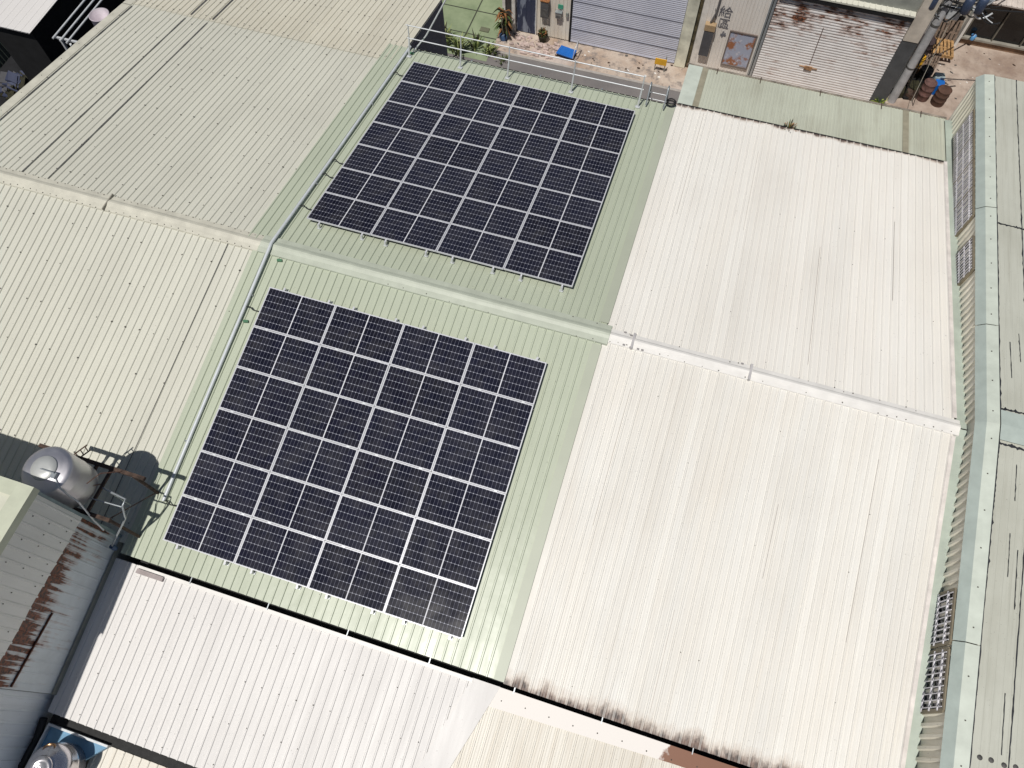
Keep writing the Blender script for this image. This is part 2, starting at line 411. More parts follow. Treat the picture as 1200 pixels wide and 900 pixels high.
# ================================================================== MAIN ROOF: THREE BAYS
NE, FE = -7.965, 9.28          # near and far eave
def gable_walls(mb, x0, x1, y0, y1, inset=0.04):
    zn, zf_ = -abs(y0) * TT - 0.09, -abs(y1) * TT - 0.09
    mb.prism([(x0 + inset, y0 + inset, GZ), (x0 + inset, y1 - inset, GZ), (x0 + inset, y1 - inset, zf_), (x0 + inset, 0, -0.09), (x0 + inset, y0 + inset, zn)], (x1 - x0 - 2 * inset, 0, 0))

# --- cream bay on the left
cream = thing('cream_warehouse', 'long warehouse roofed in old cream ribbed steel, left of the green roof with solar panels', 'warehouse', (-5.4, 0, GZ))
mb = MB(); gable_walls(mb, -10.1, -0.62, NE + .25, 12.72); mb.build('wall', plain('blue_wall', rgb(60, 72, 96), 0.6), cream)
mb = MB()
roof_sheet(mb, -10.2, -0.58, -7.75, -0.02); slab(mb, -10.2, -0.58, -7.75, -0.02)
screws(mb, -10.0, -0.9, frange(-7.3, -0.6, 1.08), 0.2, 0.026, 0.6, .022)
mb.add([slope(-1.63, -7.6, .02), slope(-1.60, -7.6, .034), slope(-1.57, -0.2, .034), slope(-1.6, -.2, .02)], [(0, 1, 2, 3)], 2)
mb.build('roof', [M['cream'], M['screw'], M['sealant']], cream)
mb = MB()
roof_sheet(mb, -10.2, -0.58, 0.02, 8.5); slab(mb, -10.2, -0.58, 0.02, 8.5)
screws(mb, -9.6, -1.2, frange(0.7, 8.4, 1.05), 0.2, 0.026, 0.6, .022)
for sx in (-7.98, -7.18, -9.97):     # lap seams left open and dark
    n = 24; vs = []
    for i in range(n + 1):
        y = 0.25 + (8.3 - 0.25) * i / n; wv = 0.009 + random.uniform(0, .010)
        vs += [slope(sx - wv, y, 0.03), slope(sx + wv, y, 0.031)]
    mb.add(vs, [(2 * i, 2 * i + 1, 2 * i + 3, 2 * i + 2) for i in range(n)], 2)
mb.build('roof', [M['cream'], M['screw'], M['sealant']], cream)
mb = MB()
roof_sheet(mb, -10.2, -0.58, 8.44, 12.8, h0=0.016); slab(mb, -10.2, -0.58, 8.6, 12.8)
screws(mb, -10, -0.8, [8.56, 8.62] + frange(9.5, 12.7, 1.0), 0.2, 0.042, 0.6, .021, every=1)
for sx in (-7.9, -7.1):
    mb.add([slope(sx - .02, 8.5, .047), slope(sx + .02, 8.5, .047), slope(sx + .02, 12.8, .047), slope(sx - .02, 12.8, .047)], [(0, 1, 2, 3)], 2)
mb.build('roof', [M['cream_old'], M['screw'], M['sealant']], cream)
mb = MB()      # folded verge trim along the left edge
for y0, y1 in ((-7.75, -0.03), (0.03, 8.3), (8.32, 12.8)):
    mb.add([slope(-10.32, y0, -.1), slope(-10.32, y0, .05), slope(-10.02, y0, .045), slope(-10.32, y1, -.1), slope(-10.32, y1, .05), slope(-10.02, y1, .045), slope(-10.01, y0, .0), slope(-10.01, y1, .0)],
           [(0, 1, 4, 3), (1, 2, 5, 4), (2, 6, 7, 5)], 0)
    yy = y0 + .4
    while yy < y1:
        screws(mb, -10.3, -10.05, [yy], 0.2, 0.05, 0.9, every=1); yy += 0.9
mb.build('verge_trim', [M['trim_cream'], M['screw']], cream)
ridge_cap(-10.35, -0.72, 0.25, 0.045, [M['trim_cream'], M['screw']], cream, prob=0.95)
mb = MB(); mb.box(-5.175, -5.145, -.26, .26, -0.0, .082); mb.build('cap_joint', plain('cap_joint_cream', rgb(150, 146, 134), .6), cream)

# --- green bay in the middle
green = thing('green_warehouse', 'middle warehouse with new pale green ribbed roof carrying both solar arrays', 'warehouse', (3.8, 0, GZ))
mb = MB(); gable_walls(mb, -0.56, 8.2, NE + .05, FE); mb.build('wall', M['wall_plain'], green)
for y0, y1, xl in ((NE, -0.02, -0.88), (0.02, FE, -1.18)):
    mb = MB(); roof_sheet(mb, xl, 8.22, y0, y1, h0=0.034, phase=0.06, rib=0.028)
    slab(mb, xl + .3, 8.2, y0, y1, -0.05, 0.02)
    screws(mb, 0, 8.0, frange(y0 + .5, y1, 1.2), 0.2, 0.062, 0.25, 0.011, phase=0.06)
    mb.build('roof', [M['green'], M['screw']], green)
ridge_cap(-0.72, 8.36, 0.27, 0.085, [M['cap_green'], M['screw']], green, prob=0.15)
mb = MB()
for y0, y1 in ((NE, -0.3), (0.3, FE)):
    mb.quad(slope(8.02, y0, .068), slope(8.25, y0, .068), slope(8.25, y1, .068), slope(8.02, y1, .068))
mb.build('side_flashing', plain('flash_tan', rgb(182, 187, 169), 0.45, var=.03, scale=1), green)
mb = MB()
for x, y in ((-0.08, -0.33), (-0.28, 9.0), (-.27, -2.06)): mb.obox(slope(x, y, .07), (.06, .015, 0), (-.015, .03, 0), (0, 0, .02))
mb.build('sealed_hole', plain('green_tape', rgb(84, 130, 100), 0.5), green)

# --- white bay on the right
white = thing('white_warehouse', 'warehouse with faded white ribbed roof and mouldy lower eave, right of the solar panels', 'warehouse', (12.2, 0, GZ))
mb = MB(); gable_walls(mb, 8.24, 16.5, NE + .05, FE + .1); mb.build('wall', M['wall_plain'], white)
for y0, y1, mt in ((NE - 0.03, -0.02, 'white'), (0.02, FE + .17, 'white_far')):
    mb = MB(); roof_sheet(mb, 8.24, 16.26, y0, y1, h0=0.02, phase=0.02, rib=0.022, minor=0.004)
    slab(mb, 8.26, 16.26, y0, y1, -0.06, 0.004)
    screws(mb, 8.4, 16.1, frange(min(y0, y1) + .35, max(y0, y1) - .2, 1.3), 0.2, 0.042, 0.16, 0.012, phase=.02)
    for k in range(4):      # lapped sheet edges, a hair open in places
        sx = 9.2 + k * 1.9 + random.uniform(-.2, .2); a = y0 + (y1 - y0) * random.uniform(.0, .5); b = a + (y1 - y0) * random.uniform(.2, .5)
        mb.add([slope(sx - .004, a, .046), slope(sx + .004, a, .046), slope(sx + .004, b, .046), slope(sx - .004, b, .046)], [(0, 1, 2, 3)], 2)
    mb.build('roof', [M[mt], M['screw'], plain('lap_dirt', rgb(186, 178, 170), .6)], white)
ridge_cap(8.3, 16.36, 0.2, 0.055, [M['trim_white'], M['screw']], white, prob=0.35)
for x in (8.93, 11.7):
    mb = MB(); mb.box(x - .035, x + .02, -.21, .2, -.0, .098); mb.build('cap_joint', M['cap_joint'], white)
mb = MB()
for i in range(8):
    x = 8.9 + random.choice((0, 2.8)) + random.uniform(-.3, .3); y = random.choice((-.17, .15)) + random.uniform(-.03, .03)
    mb.obox(slope(x, y, .075), (.03, 0, 0), (0, .02, 0), (0, 0, .006))
mb.build('sealant_dab', plain('dab', rgb(150, 146, 146), .7), white)
mb = MB()
for y0, y1 in ((NE - .03, -0.22), (0.22, FE + .17)):
    mb.add([slope(16.2, y0, .03), slope(16.22, y0, .06), slope(16.3, y0, .06), slope(16.31, y0, .0), slope(16.2, y1, .03), slope(16.22, y1, .06), slope(16.3, y1, .06), slope(16.31, y1, .0)], [(0, 1, 5, 4), (1, 2, 6, 5), (2, 3, 7, 6)])
mb.build('verge_trim', plain('verge_pinkish', rgb(226, 219, 213), .5), white)
mb = MB()
for y0, y1 in ((-8.6, -0.01), (0.01, 11.6)):
    mb.quad(slope(16.3, y0, .012), slope(16.52, y0, .03), slope(16.52, y1, .03), slope(16.3, y1, .012))
mb.build('side_flashing', plain('flash_grey_green', rgb(178, 188, 176), .45, var=.1, scale=1.5), white)

# --- valley gutter along the near eave, with strap hangers
gut = thing('eave_gutter', 'black box gutter running along the near eave of the green and white roofs', 'gutter', (4, -8.0, -1.6))
mb = MB()
mb.box(-0.62, 16.3, -8.12, -7.9, -1.80, -1.72); mb.build('trough', M['gutter'], gut)
for x in [.9 + 1.9 * k for k in range(9)]:
    mb = MB(); mb.obox((x, -8.02, -1.395), (.010, 0, 0), (0, .10, .012), (0, 0, .005)); mb.build('strap', M['galv'], gut)
gut2 = thing('street_gutter', 'dark dirty gutter along the street side eave between green roof and guardrail', 'gutter', (4, 9.4, -1.7))
mb = MB(); mb.box(-0.5, 8.2, 9.30, 9.42, -1.74, -1.72); mb.box(-0.5, 8.2, 9.42, 9.44, -1.74, -1.64); mb.build('trough', M['gutter'], gut2)
for x in (1.6, 3.9, 5.9): 
    mb = MB(); mb.obox((x, 9.36, -1.60), (.02, 0, 0), (0, .09, 0), (0, 0, .01)); mb.build('strap', M['galv'], gut2)

# ================================================================== SOLAR ARRAYS
PU, PV, PH = 1.77578, 1.06559, 0.24
def panel_proto():
    t = thing('solar_panel', 'x', 'solar panel')
    mb = MB(); L2, W2, lip = 0.8835, 0.5285, 0.016
    for s in (-1, 1):
        mb.box(-L2, L2, s * W2 - (lip if s > 0 else 0), s * W2 + (0 if s > 0 else lip), -0.035, 0.004)
        mb.box(s * L2 - (lip if s > 0 else 0), s * L2 + (0 if s > 0 else lip), -W2 + lip, W2 - lip, -0.035, 0.0035)
    mb.build('frame', M['alu'], t)
    mb = MB(); mb.box(-L2 + lip - .002, L2 - lip + .002, -W2 + lip - .002, W2 - lip + .002, -0.006, 0.0)
    mb.build('cell_sheet', M['cells'], t)
    return t
proto = panel_proto()
ORD = ['first', 'second', 'third', 'fourth', 'fifth', 'sixth', 'seventh']
def put_panel(loc, rx, label, group, first=[True]):
    if first[0]: r = proto; first[0] = False
    else:
        r = proto.copy(); COL.objects.link(r)
        for ch in list(proto.children):
            c = ch.copy(); COL.objects.link(c); c.parent = r
    r.location = loc; r.rotation_euler = (rx + random.uniform(-.006, .006), random.uniform(-.006, .006), random.uniform(-.0015, .0015)); r['label'] = label; r['group'] = group
D0N, D0F, X0N, X0F = 1.1225, 1.0034, 0.0441, 0.0542
def apt(side, x, d, h):
    return Vector((x, side * (d * CT + h * ST), -d * ST + h * CT))
for r in range(6):
    for c in range(4):
        put_panel(apt(-1, X0N + (c + .5) * PU, D0N + (r + .5) * PV, PH), T1,
                  'dark solar panel, lower array, %s row from ridge cap, %s column from grey conduit' % (ORD[r], ORD[c]), 'solar panels of the lower array')
for r in range(7):
    for c in range(4):
        put_panel(apt(1, X0F + (c + .5) * PU, D0F + (r + .5) * PV, PH), -T1,
                  'dark solar panel, street side array, %s row from ridge cap, %s column from grey conduit' % (ORD[r], ORD[c]), 'solar panels of the street side array')

RU = [0.36, 1.55, 2.2, 3.3, 4.0, 5.07, 5.8, 6.85]
def rails(side, x0, d0, rows, which):
    for i, u in enumerate(RU):
        x = x0 + u; rx = -T1 * side
        dmid = d0 + rows * PV / 2; hl = rows * PV / 2 + 0.09
        t = thing('mounting_rail', 'aluminium rail under the %s array, %s from the grey conduit' % (which, (ORD + ['eighth'])[i]), 'mounting rail', apt(side, x, dmid, 0.178), 'mounting rails under the %s array' % which, (rx, 0, 0))
        # local frame: y along the slope, z normal
        def loc_build(mb, name, m):
            me = bpy.data.meshes.new(name); me.from_pydata(mb.v, [], mb.f); me.materials.append(m)
            o = bpy.data.objects.new(name, me); COL.objects.link(o); o.parent = t
        mb = MB(); mb.box(-.02, .02, -hl, hl, -.012, .022); loc_build(mb, 'beam', M['alu'])
        for k in range(1, rows):
            y = (k - rows / 2) * PV
            mb = MB(); mb.box(-.035, .035, y - .018, y + .018, .022, .072); loc_build(mb, 'clamp', M['galv_white'])
        for y in (-hl + .03, -hl / 3, hl / 3, hl - .03):
            mb = MB(); mb.box(-.02, .02, y - .03, y + .03, -.118, -.012); mb.box(.021, .028, y - .02, y + .02, -.118, .02); mb.box(-.05, .05, y - .035, y + .035, -.126, -.112); loc_build(mb, 'foot', M['galv_white'])
rails(-1, X0N, D0N, 6, 'lower')
rails(1, X0F, D0F, 7, 'street side')

# conduit beside the arrays
con = thing('cable_conduit', 'long pale grey conduit pipe running over the ridge beside the solar arrays', 'conduit', slope(-0.4, 0, .1))
mb = MB()
mb.tube([slope(-0.375, -6.62, .115), slope(-0.405, -3.5, .115), slope(-0.415, -.2, .15), Vector((-0.418, 0, .155)), slope(-0.42, .2, .15), slope(-0.42, 4, .115), slope(-0.43, 9.25, .115)], 0.042, 12)
mb.build('pipe', M['conduit'], con)
mb = MB()
for y in (-5.2, -1.4, 2.4, 6.1): mb.obox(slope(-0.41, y, .09), (.065, 0, 0), (0, .015, 0), (0, 0, .035))
mb.build('saddle', M['galv'], con)
for y in (-1.72, -6.62, 1.46, 2.78, 3.39, 7.75):
    mb = MB(); p = slope(-.38, y, .12)
    mb.tube([p, slope(-.28, y + .02, .15), slope(-.18, y - .03, .11), slope(-.02, y - .02, .1)], 0.014, 6); mb.build('cable', M['black'], con)
# guard rail along the street eave
gr = thing('guardrail', 'white galvanised pipe guardrail along the street edge of the green roof', 'guardrail', (3.5, 8.9, -1.5))
for x in (-.3, 1.42, 2.98, 5.04, 7.15):
    mb = MB(); b = slope(x, 8.82, .06)
    mb.tube([b, (x + .02, 8.98, -0.86)], .028, 8); mb.tube([(x + .02, 8.98, -0.86), (x + .03, 9.02, -0.40)], .020, 8)
    mb.obox(b + Vector((0, 0, .0)), (.07, 0, 0), (0, .06, -.01), (0, 0, .012)); mb.build('post', M['galv_white'], gr)
for z, a in ((-.42, 9.02), (-.86, 8.98)):
    mb = MB(); mb.tube([(-.34, a, z), (3.4, a, z - .01), (7.22, a, z - .02)], .018, 8); mb.build('rail', M['galv_white'], gr)
mb = MB(); mb.tube([(-.3, 9.1, -1.5), (.16, 9.3, -.92), (1.0, 9.45, .6)], .024, 8); mb.build('brace', M['galv_white'], gr)

# ladder top leaning on the eave
ld = thing('ladder', 'thin metal ladder top sticking up over the street eave beside the guardrail', 'ladder', (7.65, 9.6, GZ))
for x in (7.39, 7.93):
    mb = MB(); mb.tube([(x, 10.6, GZ), (x, 9.52, -1.55), (x, 9.38, -.95), (x - .005, 9.30, -.84), (x - .01, 9.20, -.9), (x - .01, 8.92, -1.38)], .022, 8); mb.build('stile', M['galv'], ld)
for k in range(18):
    z = -1.35 - .31 * k; y = 9.5 + (-1.55 - z) * .198
    mb = MB(); mb.tube([(7.39, y, z), (7.93, y, z)], .014, 6); mb.build('rung', M['galv_white'], ld)
coil = MB(); coil.tube([Vector((8.1 + .13 * math.cos(a), 9.25 + .13 * math.sin(a), -1.45 + a * .012)) for a in [k * .5 for k in range(26)]], .022, 6)
tag(coil.build('cable_coil', M['black']), 'small black cable coil lying at the corner where the ladder meets the roof', 'cable coil')

# ================================================================== AWNING BEHIND THE WHITE ROOF
aw = thing('lean_to_awning', 'pale green lean to awning roof beyond the white roof, above the street', 'awning', (12.2, 10.5, -1.9))
AWZ = lambda x, y, h=0: Vector((x, y, -1.66 - (y - 9.5) * .17 + h))
mb = MB(); roof_sheet(mb, 8.28, 16.36, 9.56, 11.75, pitch=0.1, rib=.012, zf=AWZ, jit=.004); slab(mb, 8.28, 16.36, 9.56, 11.75, -.05, -.008, zf=AWZ); mb.build('roof', M['awning'], aw)
mb = MB(); mb.obox(AWZ(12.3, 11.78, .0), (4.08, 0, 0), (0, .035, 0), (0, 0, .03)); mb.build('edge_gutter', plain('edge_gutter', rgb(150, 140, 128), .6, var=.3), aw)
mb = MB(); mb.quad(AWZ(8.26, 9.56, .03), AWZ(8.72, 9.56, .03), AWZ(8.72, 11.75, .03), AWZ(8.26, 11.75, .03)); mb.build('patch_sheet', M['trim_pale'], aw)
for xx, w_ in ((8.82, .09), (15.15, .09)):
    mb = MB(); mb.quad(AWZ(xx - w_, 9.58, .026), AWZ(xx + w_, 9.58, .026), AWZ(xx + w_, 11.74, .026), AWZ(xx - w_, 11.74, .026)); mb.build('lap_strip', plain('lap_tan', rgb(158, 152, 132), .6), aw)
for x in (9.2, 10.6, 12.5, 14.4, 15.6):
    mb = MB(); mb.obox(AWZ(x, 11.68, .03), (.012, 0, 0), (0, .14, 0), (0, 0, .012)); mb.build('strap', M['rust_steel'], aw)
mb = MB(); mb.box(8.3, 16.3, 9.44, 9.56, -1.74, -1.62); mb.build('back_gutter', M['gutter'], aw)
mb = MB()
for x in (8.5, 12.3, 16.2): mb.box(x - .05, x + .05, 11.55, 11.65, GZ, -2.06)
mb.build('post', M['wall_plain'], aw)

def tuft(name, label, x, y, z, n, h, spread, mats, group=None, cat='weed'):
    mb = MB()
    for i in range(n):
        a = random.uniform(0, 6.28); r = random.uniform(0, spread); hh = h * random.uniform(.5, 1.1); ln = random.uniform(.2, .7)
        b = Vector((x + r * math.cos(a) * .6, y + r * math.sin(a) * .6, z)); d = Vector((math.cos(a), math.sin(a), 0)); s_ = Vector((-d.y, d.x, 0)) * random.uniform(.012, .03) * (h / .4) ** .5
        mid = b + d * hh * ln * .4 + Vector((0, 0, hh * .65)); tip = b + d * hh * ln + Vector((0, 0, hh * random.uniform(.6, 1.0)))
        mb.add([b - s_ * .6, b + s_ * .6, mid + s_, mid - s_, tip], [(0, 1, 2, 3), (3, 2, 4)], random.randrange(len(mats)))
    o = mb.build(name, mats); return tag(o, label, cat, group)
tuft('weed_tuft', 'dry weed tuft growing in the gutter between white roof and awning', 11.7, 9.5, -1.66, 60, .22, .35, [M['leaf_dry'], M['leaf'], M['leaf_dark']])

# ================================================================== RIGHT HAND WAREHOUSE
rw = thing('louvred_warehouse', 'taller warehouse at right with beige ribbed wall, grilled windows and tar patched roof', 'warehouse', (20, 0, GZ))
RZ = lambda y: 0.43 - 0.084 * abs(y)
XW = 16.53; RY0, RY1 = -12.0, 11.95
def RP(x, y, h=0): return Vector((x, y, RZ(y) + .18 + h))
mb = MB()
mb.prism([(XW + .06, RY0, GZ), (XW + .06, RY1, GZ), (XW + .06, RY1, RZ(RY1)), (XW + .06, 0, RZ(0)), (XW + .06, RY0, RZ(RY0))], (14, 0, 0))
mb.build('core_wall', M['wall_beige'], rw)
mb = MB()
for a, b in ((RY0, 0), (0, RY1)):
    corr(mb, a, b, 0.215, lambda a_, h: Vector((XW - h, a_, -abs(a_) * TT - (.25 if a_ < 9.4 else 2.5))), lambda a_, h: Vector((XW - h, a_, RZ(a_) - .0)), rib=.045, wf=2.1)
mb.build('wall', M['wall_beige'], rw)
mb = MB()
for a, b in ((RY0, -4.69), (-4.67, 0), (0, 2.66), (2.68, 6.5), (6.52, RY1)):
    q = []
    for y in (a, b):
        q += [Vector((XW - .055, y, RZ(y) + .01)), Vector((XW + .11, y, RZ(y) + .17)), Vector((XW + .36, y, RZ(y) + .215)), Vector((XW + .36, y, RZ(y) + .1))]
    mb.add(q, [(0, 1, 5, 4)], 0); mb.add(q, [(1, 2, 6, 5), (2, 3, 7, 6)], 1)
    yy = a + .3
    while yy < b:
        p = Vector((XW + .22 + random.uniform(-.01, .01), yy, RZ(yy) + .197)); mb.obox(p, (.012, 0, 0), (0, .012, 0), (0, 0, .006), 2); yy += .8
mb.build('verge_trim', [M['trim_green'], M['trim_pale'], M['screw']], rw)
for y0, y1 in ((RY0, -0.02), (0.02, RY1)):
    mb = MB(); corr(mb, XW + .33, 30.5, 0.155, lambda a_, h: RP(a_, y0, h), lambda a_, h: RP(a_, y1, h), rib=.006)
    slab(mb, XW + .33, 30.5, y0, y1, -.15, -.01, zf=RP)
    mb.build('roof', M['right'], rw)
def tarline(pts, w_, name='tar_seam', n=60, h=0.012, P=RP):
    mb = MB(); vs = []
    tot = len(pts) - 1
    for i in range(n + 1):
        t = i / n * tot; k = min(int(t), tot - 1); f = t - k
        x = pts[k][0] + (pts[k + 1][0] - pts[k][0]) * f; y = pts[k][1] + (pts[k + 1][1] - pts[k][1]) * f
        dx, dy = pts[k + 1][0] - pts[k][0], pts[k + 1][1] - pts[k][1]; L = math.hypot(dx, dy); nx, ny = -dy / L, dx / L
        a = w_ * random.uniform(.35, 1.4); b = w_ * random.uniform(.35, 1.4)
        if random.random() < .07: a *= 1.9
        if random.random() < .07: b *= 1.9
        vs += [P(x + nx * a, y + ny * a, h), P(x - nx * b, y - ny * b, h)]
    mb.add(vs, [(2 * i, 2 * i + 1, 2 * i + 3, 2 * i + 2) for i in range(n)])
    mb.build(name, M['tar'], rw)
tarline([(XW + .38, RY1), (XW + .38, 5), (XW + .385, 0.05)], .018, n=90); tarline([(XW + .385, -.05), (XW + .38, -3.5), (XW + .38, RY0)], .017, n=120)
for k in range(5):
    xx = XW + .38 + .6 * (k + 1)
    tarline([(xx, RY1), (xx, .4)], .011, n=110); tarline([(xx + .06, -.4), (xx + .08, RY0)], .011, n=110)
for y in (6.0, 0.42, -0.42, -7.55):
    tarline([(XW + .4, y), (XW + 1.6, y + random.uniform(-.05, .05)), (24, y)], .026 if y != -7.55 else .0, n=80) if y != -7.55 else None
for x, y, l in ((17.15, 2.3, 1.0), (17.35, 2.6, .8), (17.3, -.8, .8), (17.6, -1.0, .9), (17.28, -2.3, .9), (17.45, -2.6, 1.2), (17.42, -5.4, 1.1), (17.9, -5.2, .8)):
    tarline([(x, y), (x + .02, y - l)], .008, 'tar_streak', n=14, h=.014)
mb = MB()
ring = [(16.95, -7.2), (17.0, -6.95), (17.3, -6.98), (17.6, -7.18), (18.3, -7.25), (20, -7.2), (20, -9.5), (16.95, -9.5)]
mb.add([RP(x, y, .018) for x, y in ring], [tuple(range(len(ring)))]); mb.build('tar_patch', plain('bitumen_sheet', rgb(116, 116, 124), .7), rw)
for x in (17.07, 17.27, 17.5, 17.7, 17.95, 18.2):
    mb = MB(); mb.lathe(RP(x, -6.62 - random.uniform(0, .04), .01), [(.05, 0), (.045, .012), (0, .016)], 10); mb.build('screw_cap', M['sealant'], rw)
mb = MB(); mb.quad(RP(XW + .4, -.36, .014), RP(24, -.36, .014), RP(24, .36, .014), RP(XW + .4, .36, .014))
o_ = MB()
o_.add([Vector((x, y, RZ(0) + .235 - abs(y) * .085)) for x in (XW + .37, 30) for y in (-.36, 0, .36)], [(0, 3, 4, 1), (1, 4, 5, 2)]); o_.build('ridge_cap', M['trim_green'], rw)

def grille_window(y0, y1, zb, zt, nh, nv, bar=.014, slope_t=0.0):
    """window set in the -x wall: frame, dark glass and a white grille"""
    f = MB(); x = XW - .05; e = .035
    zb0, zb1 = (zb if isinstance(zb, tuple) else (zb, zb)); zt0, zt1 = (zt if isinstance(zt, tuple) else (zt, zt))
    def Q(y, k): t = (y - y0) / (y1 - y0); b = zb0 + (zb1 - zb0) * t; a = zt0 + (zt1 - zt0) * t; return b + (a - b) * k
    def bar_(p, q, r, mb, xo): 
        d = (Vector(q) - Vector(p)); c = (Vector(p) + Vector(q)) / 2; d2 = d.normalized(); n = d2.cross(Vector((1, 0, 0)))
        mb.obox(c + Vector((xo, 0, 0)), d / 2, n * r, (r, 0, 0))
    bar_((x, y0, Q(y0, 0)), (x, y1, Q(y1, 0)), e, f, 0); bar_((x, y0, Q(y0, 1)), (x, y1, Q(y1, 1)), e, f, .001)
    bar_((x, y0, Q(y0, 0)), (x, y0, Q(y0, 1)), e, f, .002); bar_((x, y1, Q(y1, 0)), (x, y1, Q(y1, 1)), e, f, .003)
    fr = f.build('window', plain('window_frame', rgb(134, 124, 104), .6), rw)
    g = MB(); xg = x + .012; g.prism([(xg, y0, Q(y0, 0)), (xg, y1, Q(y1, 0)), (xg, y1, Q(y1, 1)), (xg, y0, Q(y0, 1))], (.02, 0, 0)); g.build('pane', M['glass_dark'], fr)
    b = MB()
    for i in range(nh):
        k = (i + .6) / (nh + .2); bar_((x, y0, Q(y0, k)), (x, y1, Q(y1, k)), bar, b, -.03)
    for i in range(nv):
        y = y0 + (y1 - y0) * (i + .5) / nv; bar_((x, y, Q(y, .02)), (x, y, Q(y, .98)), bar * .45, b, -.045)
    b.build('grille', plain('grille_white', rgb(228, 226, 232), .5), fr)
for y0, y1, zb0, zb1, zt0, zt1 in ((9.5, 10.55, -1.48, -1.6, -.43, -.52), (8.48, 9.46, -1.4, -1.47, -.34, -.43), (7.42, 8.44, -1.31, -1.39, -.25, -.34), (6.34, 7.38, -1.2, -1.3, -.16, -.25)):
    grille_window(y0, y1, (zb0, zb1), (zt0, zt1), 3, 11, .014)
grille_window(4.5, 5.58, (-.80, -.92), (.0, -.09), 3, 11, .014)
grille_window(-4.72, -3.66, (-.86, -.78), (-.02, .06), 2, 9, .018)
grille_window(-6.0, -4.84, (-1.17, -1.06), (-.12, -.05), 3, 9, .018)

# ================================================================== LOWER ROOFS IN FRONT
def LZ(x, y, h=0): return Vector((x, y - h * ST, -1.475 - (-8.1 - y) * TT + h * CT))
lw = thing('white_annexe', 'low annexe with clean white ribbed roof, below the lower solar array', 'annexe', (3.5, -9.8, GZ))
mb = MB(); mb.prism([(-1.0, -8.2, GZ), (-1.0, -8.2, -1.62), (-1.0, -11.4, -2.15), (-1.0, -11.4, GZ)], (8.6, 0, 0)); mb.build('wall', M['wall_plain'], lw)
mb = MB(); corr(mb, -1.04, 7.64, 0.2, lambda a_, h: LZ(a_, -11.45, h), lambda a_, h: LZ(a_, -8.09, h), rib=.024, phase=.1)
slab(mb, -1.04, 7.64, -11.45, -8.09, -.08, -.012, zf=LZ)
screws(mb, -.5, 7.5, frange(-11.3, -8.3, .85), .2, .024, .75, .015, phase=.1, zf=LZ); mb.build('roof', [M['white_low'], M['screw']], lw)
mb = MB(); mb.obox(LZ(3.6, -8.12, .035), (4.0, 0, 0), (0, .04, .04 * TT), (0, 0, .012)); mb.build('top_flashing', M['trim_white'], lw)
mb = MB(); mb.add([LZ(7.58, -8.07, .03), LZ(8.2, -8.07, .03), LZ(7.56, -10.2, .03), LZ(6.96, -10.3, .03), LZ(7.3, -11.4, .03), LZ(6.65, -11.4, .03)], [(0, 3, 2, 1), (3, 5, 4, 2)]); mb.build('side_flashing', M['white_low'], lw)
mb = MB(); mb.obox(LZ(-.05, -8.2, .06), (.33, 0, 0), (0, .05, 0), (0, 0, .04)); o = mb.build('downspout', plain('pinkish_pvc', rgb(176, 164, 162), .5)); tag(o, 'short pinkish grey downspout lying on the white annexe roof by the black gutter', 'downspout')
mb = MB(); mb.box(-1.0, 7.3, -11.66, -11.47, -2.32, -2.24); tag(mb.build('lower_gutter', M['gutter']), 'black gutter at the lower edge of the white annexe roof', 'gutter')

# cream roof at the bottom, right part
cl = thing('cream_annexe', 'low annexe with streaky cream ribbed roof and rusty flashing at the bottom edge', 'annexe', (13, -10, GZ))
def CZ(x, y, h=0): return Vector((x, y, -1.56 - (-8.3 - y) * .175 + h))
mb = MB(); mb.prism([(7.75, -8.3, GZ), (7.75, -8.3, -1.65), (7.75, -15, -2.6), (7.75, -15, GZ)], (8.8, 0, 0)); mb.build('wall', M['wall_plain'], cl)
mb = MB(); corr(mb, 7.0, 16.5, 0.2, lambda a_, h: CZ(a_, -15, h), lambda a_, h: CZ(a_, -8.28, h), rib=.024, minor=.004); slab(mb, 7.6, 16.5, -15, -8.28, -.08, -.012, zf=CZ); mb.build('roof', M['cream_low'], cl)
def flash_mat():
    g = G('rusted_flashing', .55)
    k = g.math('ADD', g.rng(g.x, 10.9 - 13, 12.1 - 13, -.35, .55), g.math('MULTIPLY', g.math('SUBTRACT', g.noise(g.P, 3.2, 5), .5), .7))
    c = g.mix(g.rng(k, .28, .36), rgb(232, 226, 220), rgb(128, 84, 60)); g.col(c); return g.m
mb = MB(); mb.add([CZ(7.68, -8.08, .075), CZ(16.5, -8.08, .075), CZ(16.5, -8.38, .045), CZ(12, -8.40, .045), CZ(8.1, -8.50, .045), CZ(7.95, -8.52, .045), CZ(7.68, -8.09, -.1), CZ(16.5, -8.09, -.1)], [(0, 5, 4, 3, 2, 1), (0, 1, 7, 6)])
mb.build('top_flashing', flash_mat(), cl)
mb = MB()
for k in range(16):
    x = 8.3 + .52 * k; mb.lathe(CZ(x, -8.32 + random.uniform(-.02, .02), .052), [(.016, 0), (.014, .008), (0, .01)], 8)
mb.build('screw_line', M['screw'], cl)

# cream roof at the bottom left
cb = thing('lower_cream_shed', 'strip of cream shed roof at the bottom left edge beside the shiny tank', 'shed', (4, -13.5, GZ))
def BZ(x, y, h=0): return Vector((x, y, -2.42 - (-11.7 - y) * .15 + h))
mb = MB(); mb.prism([(.4, -11.75, GZ), (.4, -11.75, -2.55), (.4, -16, -3.2), (.4, -16, GZ)], (7.2, 0, 0)); mb.build('wall', M['wall_plain'], cb)
mb = MB(); corr(mb, .12, 7.6, 0.2, lambda a_, h: BZ(a_, -16, h), lambda a_, h: BZ(a_, -11.7, h), rib=.024); slab(mb, .3, 7.6, -16, -11.7, -.08, -.012, zf=BZ); mb.build('roof', M['cream_low'], cb)

